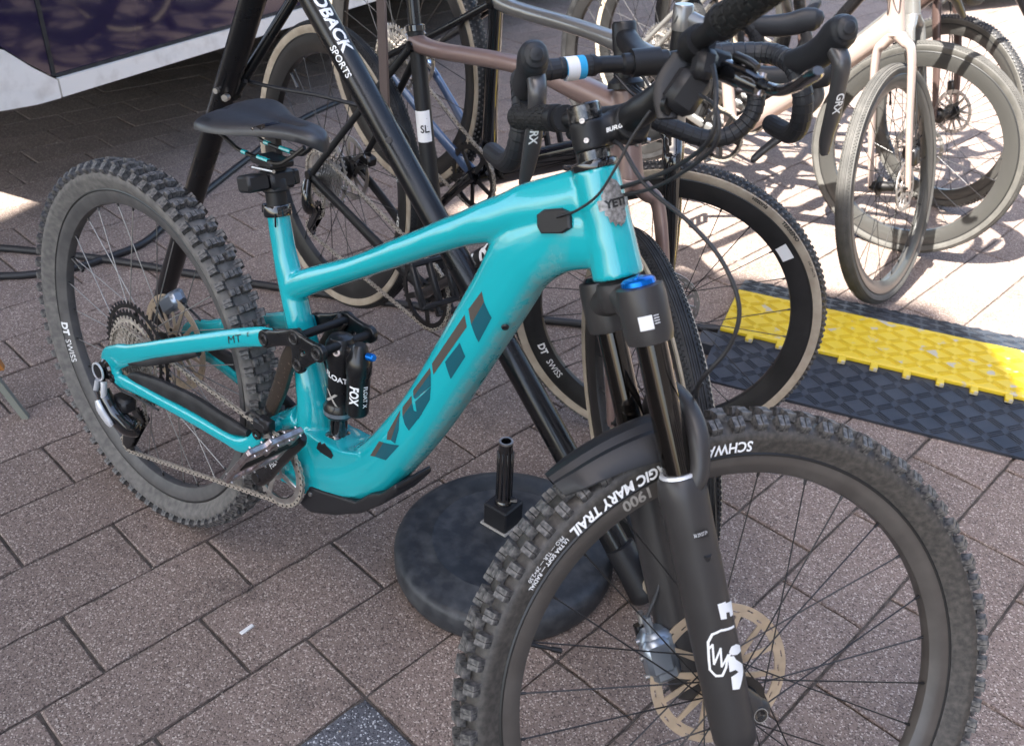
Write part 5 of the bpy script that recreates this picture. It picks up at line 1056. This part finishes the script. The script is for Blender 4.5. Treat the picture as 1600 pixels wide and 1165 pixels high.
flatprint('sticker', VFs, lambda u, v: ((.297+v)*math.cos(math.radians(62)-u/.3), -.0160+.10*(-v), (.297+v)*math.sin(math.radians(62)-u/.3)), 'sticker_white', W2f, FZ)
# three more towards the sun
GR = dict(R=.35, w=.0205, rim_d=.035, side='grey_sidewall', tread='sunbleached_rubber', rim='deep_grey_rim', spokes=24, tread_kind='gravel')
def hung(fc, head_deg, wb_=1.05, up=.13):
    a = math.radians(head_deg); return (fc[0]-wb_*math.cos(a), fc[1]-wb_*math.sin(a), fc[2]+up)
f4 = (.800, 2.03, .365); g4 = gravel_bike(hung(f4, -8), f4, 0, math.radians(-84), 'champagne pink gravel bike with grey tyres, front wheel turned, third in the row', 'champagne_paint', 'silver_grey_paint', 'champagne_paint', dict(GR, side='black_rubber', tread='black_rubber', rim='matt_rim_black', hub_w=.142, rotor=.08, cass=cas()), dict(GR, rotor=.07), lever_print=None, seat_tube_paint='champagne_paint', dt_paint=None)
f5 = (.716, 2.438, .345); g5 = gravel_bike(hung(f5, -6), f5, 0, math.radians(6), 'silver grey bike with deep grey rims, fourth in the row', 'silver_grey_paint', 'silver_grey_paint', 'silver_grey_paint', dict(GR, side='tan_sidewall', tread='black_rubber', rim='matt_rim_black', hub_w=.142, rotor=.08, cass=cas()), dict(GR, rim_d=.045, w=.022, rotor=.08), lever_print=None, seat_tube_paint='silver_grey_paint')
decal('lettering', text2d('SCOTT', .030, .0008, .2, 1.1, 1), (.66, -.2, .20), (.6, 0, .8), (-.8, 0, .6), (0, 1, 0), g5[4], 'white_print', g5[3], off=.0008)
f6 = (.66, 2.95, .345); g6 = gravel_bike(hung(f6, -8), f6, 0, math.radians(-16), 'dark clay gravel bike with a black block tread tyre, farthest in the row', 'clay_dark_paint', 'clay_dark_paint', 'clay_dark_paint', dict(GR, hub_w=.142, rotor=.08, side='black_rubber', tread='black_rubber', cass=cas()), dict(GR, tread_kind='knobby', side='grey_sidewall', tread='black_rubber', rim='deep_grey_rim', rotor=.08), lever_print=None, seat_tube_paint='clay_dark_paint')

# ------------------------------------------------------------------ the rack
rack = empty('bike_rack', label='black tubular A-frame display rack with white lettering on its front leg', category='bike rack')
AP = Vector((.006, .44, 1.096)); LF = Vector((-.675, .44, .012)); RF = Vector((.958, .44, .012)); rr_ = .0255
q = MB(); q.tube([AP, LF.lerp(AP, .01)], rr_, 32); q.tube([LF.lerp(AP, .004), LF.lerp(AP, .05)], .029, 28, 1); mk('leg', q, ['satin_black_tube', 'black_plastic'], rack)
ax_r = (RF-AP).normalized()
q = MB(); q.tube([AP, RF.lerp(AP, .02)], rr_, 32); lg_r = mk('leg', q, 'satin_black_tube', rack)
q = MB(); q.lathe([(.0262, 0), (.0300, .002), (.0310, .05), (.0330, .098), (.034, .112), (.030, .118)], 28, axisT(RF-ax_r*.118+Vector((0, 0, .008)), RF+Vector((0, 0, .008)))); mk('foot', q, 'black_plastic', rack)
BD = Vector((.16, .987, 0)).normalized(); BE = AP + BD*2.75
q = MB(); q.tube([AP-BD*.05, BE+BD*.05], .022, 24); mk('crossbar', q, 'satin_black_tube', rack)
q = MB(); q.box(tuple(AP), (.09, .07, .10), None, 0, .012); mk('joint', q, 'black_plastic', rack)
q = MB(); q.box(tuple(BE), (.09, .07, .10), None, 0, .012); mk('joint', q, 'black_plastic', rack)
for F_ in (Vector((-.23, 3.16, .012)), Vector((1.40, 3.16, .012))):
    q = MB(); q.tube([BE, F_], rr_, 24); mk('leg', q, 'satin_black_tube', rack)
JB = AP.lerp(LF, .318)
q = MB(); q.tube([JB+Vector((.018, .012, 0)), Vector((-.02, .62, 1.085))], .0115, 18); q.box(tuple(JB+Vector((.018, .008, .0))), (.022, .03, .03), None, 0, .005); mk('brace', q, 'satin_black_tube', rack)
q = MB(); q.tube([JB+Vector((.010, -.020, .012)), JB+Vector((.014, -.034, .012))], .006, 10); q.tube([JB+Vector((.03, -.016, 0)), JB+Vector((.035, -.028, 0))], .0075, 10); mk('clamp_bolt', q, 'bare_steel', rack)
q = MB(); t5 = AP.lerp(RF, .304); nn = Vector((.55, -.8, .3)); nn = (nn - ax_r*nn.dot(ax_r)).normalized(); q.lathe([(.0025, .0), (.0062, .0), (.0066, -.005)], 14, axisT(t5+nn*(rr_+.003), t5+nn*(rr_+.01))); mk('bolt', q, 'dark_steel', rack)
hose('cable', [tuple(JB+Vector((.05, .02, .03))), (-.20, .47, .775), (-.10, .50, .77), (.0, .54, .765), (.10, .60, .74), (.135, .64, .69), (.12, .66, .62)], .0042, rack)
e1 = Vector((1, 0, 0)); e1 = (e1-ax_r*e1.dot(ax_r)).normalized(); e2 = ax_r.cross(e1)
def leg_print(body, size, t0, a0, bold, width, shear=0.12):
    VF = text2d(body, size, bold, shear, width, 1); L = (RF-AP).length
    cvec = (CAM_POS - AP.lerp(RF, .2)); cvec = (cvec - ax_r*cvec.dot(ax_r)).normalized(); u_ = ax_r; w_ = cvec.cross(u_)
    def fn(u, v): a = a0 + v/rr_; return AP + ax_r*(t0+u) + (cvec*math.cos(a) + w_*math.sin(a))*(rr_+.0006)
    flatprint('lettering', VF, fn, 'white_print', lg_r)
leg_print('FEEDBACK', .031, .100, .02, .0011, 1.08); leg_print('SPORTS', .0185, .240, -.72, .0003, 1.0)
# flat upright strip of the rack seen between the wheels
q = MB(); q.box((.130, .585, .93), (.024, .006, .40), Matrix.Identity(4), 0, .001); mk('hanger_strip', q, 'mauve_grey', rack)

# ------------------------------------------------------------------ round weighted base with a pole socket
bc = Vector((.672, .348, 0)); pb = empty('parasol_base', T=Matrix.Translation(bc), label='round black rubber parasol base with a short hollow pole stub', category='parasol base')
q = MB(); q.lathe([(.10, 0), (.212, 0), (.2185, .004), (.222, .014), (.222, .046), (.218, .056), (.209, .0615), (.190, .064), (.150, .0655), (.1475, .0675), (.144, .0675), (.1415, .0665), (.06, .0685), (.0001, .069)], 96, None); mk('disc', q, 'base_rubber', pb, sharp=50)
po = Vector((-.030, .030, 0)); 
q = MB(); q.box((po.x, po.y, .094), (.058, .058, .056), Matrix.Identity(4), 0, .003); q.box((po.x, po.y, .069), (.066, .066, .006), None, 1, .001); mk('socket', q, ['black_plastic', 'grey_print'], pb, sharp=30)
q = MB(); q.lathe([(.0185, .120), (.0185, .126), (.0160, .130), (.0150, .132), (.0150, .255), (.0135, .262), (.0135, .275), (.0100, .275), (.0100, .24)], 24, Matrix.Translation((po.x, po.y, 0)), caps=False)
for k in range(10):
    a = 2*PI*k/10; q.box((po.x+.0152*math.cos(a), po.y+.0152*math.sin(a), .195), (.003, .003, .115), Matrix.Identity(4), 0, .0008)
q.tube([(po.x+.018, po.y, .135), (po.x+.030, po.y+.006, .137)], .005, 10); mk('pole_stub', q, 'gloss_black', pb)
q = MB(); q.lathe([(.0100, .272), (.0138, .272), (.0138, .276), (.0100, .276)], 24, Matrix.Translation((po.x, po.y, 0)), loop=True); mk('pole_rim', q, 'bare_steel', pb)

# ------------------------------------------------------------------ cable ramp
ra = Vector((.684, 1.233, 0)); rd = Vector((.730, .206, 0)).normalized(); rn = Vector((-rd.y, rd.x, 0))
RT_ = Matrix(((rd.x, rn.x, 0, ra.x), (rd.y, rn.y, 0, ra.y), (0, 0, 1, 0), (0, 0, 0, 1)))
ramp = empty('cable_ramp', T=RT_, label='black rubber cable ramp with a worn yellow lid lying on the pavers', category='cable ramp')
RL = 1.9; x0 = -.045; yn, yf, yb = .205, .462, .640; zt = .052
q = MB(); P = [(0, 0), (0, .008), (yn-.01, zt-.006), (yf+.01, zt-.006), (yb, .008), (yb, 0)]; k = len(P)
q.add([(x0, a, b) for a, b in P] + [(RL, a, b) for a, b in P], [tuple(range(k)), tuple(range(k, 2*k))] + [(i, (i+1) % k, k+(i+1) % k, k+i) for i in range(k)]); q.box((x0-.02, yn-.04, .022), (.05, .07, .04), None, 0, .004)
mk('body', q, 'ramp_rubber', ramp, sharp=20)
for i in range(2):
    a, b = (x0+.004, .905) if i == 0 else (.909, RL)
    q = MB(); q.box(((a+b)/2, (yn+yf)/2, zt), (b-a, yf-yn, .014), None, 0, .003); mk('lid', q, 'yellow_plastic', ramp, sharp=30)
tab = MB(); tab.box((0, 0, 0), (.020, .030, .012), None, 0, .002); tm = tab.mesh('hinge_tab', ['yellow_plastic'], 30)
for i in range(22): put('hinge_tab', tm, ramp, Matrix.Translation((x0+.09+i*.0835, yn-.012, zt-.001)))
# chequer ribs
slope = math.atan2(zt-.014, yn-.01); q = MB(); q2 = MB()
def rib(mb, cx_, cy_, z_, ang, tilt):
    for k in (-1, 0, 1):
        T = Matrix.Translation((cx_, cy_, z_)) @ Matrix.Rotation(tilt, 4, 'X') @ Matrix.Rotation(ang, 4, 'Z')
        mb.add([(-.023, k*.0062-.0019, 0), (.023, k*.0062-.0019, 0), (.023, k*.0062+.0019, 0), (-.023, k*.0062+.0019, 0), (-.017, k*.0062-.0008, .0026), (.017, k*.0062-.0008, .0026), (.017, k*.0062+.0008, .0026), (-.017, k*.0062+.0008, .0026)], [(0, 1, 5, 4), (1, 2, 6, 5), (2, 3, 7, 6), (3, 0, 4, 7), (4, 5, 6, 7)], 0, T)
for i in range(44):
    for j in range(5):
        cy_ = .022 + j*.0385; z_ = .008 + (cy_/(yn-.01))*(zt-.014); rib(q, x0+.03+i*.044, cy_, z_-.0002, .62 if (i+j) % 2 else -.62, slope)
        cy2 = yf + .03 + j*.034; z2 = (zt-.006) - (cy2-yf-.01)/(yb-yf-.01)*(zt-.014); rib(q, x0+.03+i*.044, cy2, z2-.0002, .62 if (i+j) % 2 else -.62, -slope)
    for j in range(6): rib(q2, x0+.03+i*.044, yn+.030+j*.039, zt+.0068, .62 if (i+j) % 2 else -.62, 0)
mk('tread_ribs', q, 'ramp_rubber', ramp, smooth=False, kind='stuff'); mk('lid_ribs', q2, 'yellow_rib', ramp, smooth=False, kind='stuff')

# ------------------------------------------------------------------ ground cables, litter, trestle leg, metal ramp
hose('ground_cable', [(-2.1, -.10, .012), (-1.43, .36, .012), (-1.10, .55, .012), (-.85, .66, .012), (-.55, .80, .012), (-.2, .98, .012), (.31, 1.28, .012), (.50, 1.44, .014), (.62, 1.50, .02)], .0115, None).update_tag()
hose('ground_cable', [(-1.9, -.1, .011), (-1.24, .27, .011), (-1.12, .62, .011), (-1.25, .90, .011), (-1.5, 1.38, .011), (-1.75, 1.9, .011), (-1.9, 2.6, .011)], .0115, None)
gc = [o for o in COL.objects if o.name.startswith('ground_cable')]
tag(gc[0], 'black cable crossing the pavers behind the turquoise bike to the cable ramp', 'cable', 'black cables on the ground'); tag(gc[1], 'black cable curving back under the parked navy truck', 'cable', 'black cables on the ground')
q = MB(); q.box((0, 0, .003), (.028, .008, .004), None, 0, .001); mk('paper_scrap', q, 'paper_white', None, Matrix.Translation((.425, -.105, 0)) @ Matrix.Rotation(1.55, 4, 'Z'), label='small white scrap of paper in a paver joint', category='litter')
tl = empty('trestle', T=Matrix.Translation((-.508, -.035, 0)), label='orange and grey trestle leg at the left edge of the picture', category='trestle')
q = MB(); q.tube([(.0, .0, .0), (-.12, -.13, .52)], [(.016, .010)]*2, 4, ex=1); mk('leg', q, 'grey_green_metal', tl, sharp=20)
q = MB(); q.tube([(-.035, -.010, .13), (-.145, -.10, .60)], [(.02, .012)]*2, 4); q.tube([(-.06, -.06, .03), (-.10, -.12, .12)], [(.02, .014)]*2, 4); mk('side_board', q, 'orange_wood', tl, sharp=20)
q = MB(); q.tube([(-.028, -.03, .12), (-.22, -.06, .12)], .012, 12); mk('rung', q, 'paper_white', tl)
q = MB(); q.box((0, 0, .05), (1.3, .5, .012), None, 0, .003)
for i in range(20): q.box((-.62+i*.065, 0, .059), (.03, .48, .006), None, 0, .002)
mk('loading_ramp', q, 'aluminium', None, Matrix.Translation((-.35, 7.4, .06)) @ Matrix.Rotation(1.2, 4, 'Z') @ Matrix.Rotation(-.06, 4, 'X'), label='ribbed metal loading ramp in the sun at the top right', category='ramp')

# loose grit lying in the joints and on the slabs
gr = MB(); gr_r = random.Random(5)
for k in range(1500):
    i = gr_r.randint(-9, 11); sg = gr_r.random(); e_ = gr_r.uniform(-.7, 2.2)
    if sg < .75: c = E_*e_ + M_*(PO - i*PW + gr_r.gauss(0, .003)); zz = -.003
    else: c = E_*e_ + M_*(PO - (i + gr_r.random())*PW); zz = .0004
    r = gr_r.uniform(.0006, .0019); T = Matrix.Translation((c.x, c.y, zz)) @ Matrix.Rotation(gr_r.uniform(0, 6), 4, 'Z')
    gr.add([(-r, -r*.8, 0), (r, -r*.7, 0), (r*.8, r, 0), (-r*.7, r*.8, 0), (-r*.4, -r*.3, r), (r*.5, -r*.2, r*.8), (r*.2, r*.5, r*1.1)], [(0, 1, 5, 4), (1, 2, 6, 5), (2, 3, 6), (3, 0, 4, 6), (4, 5, 6)], 0 if gr_r.random() < .6 else 1, T)
mk('grit', gr, ['joint_sand', 'paver_grit'], None, smooth=False, kind='stuff', label='fine loose grit scattered in the paver joints', category='grit')
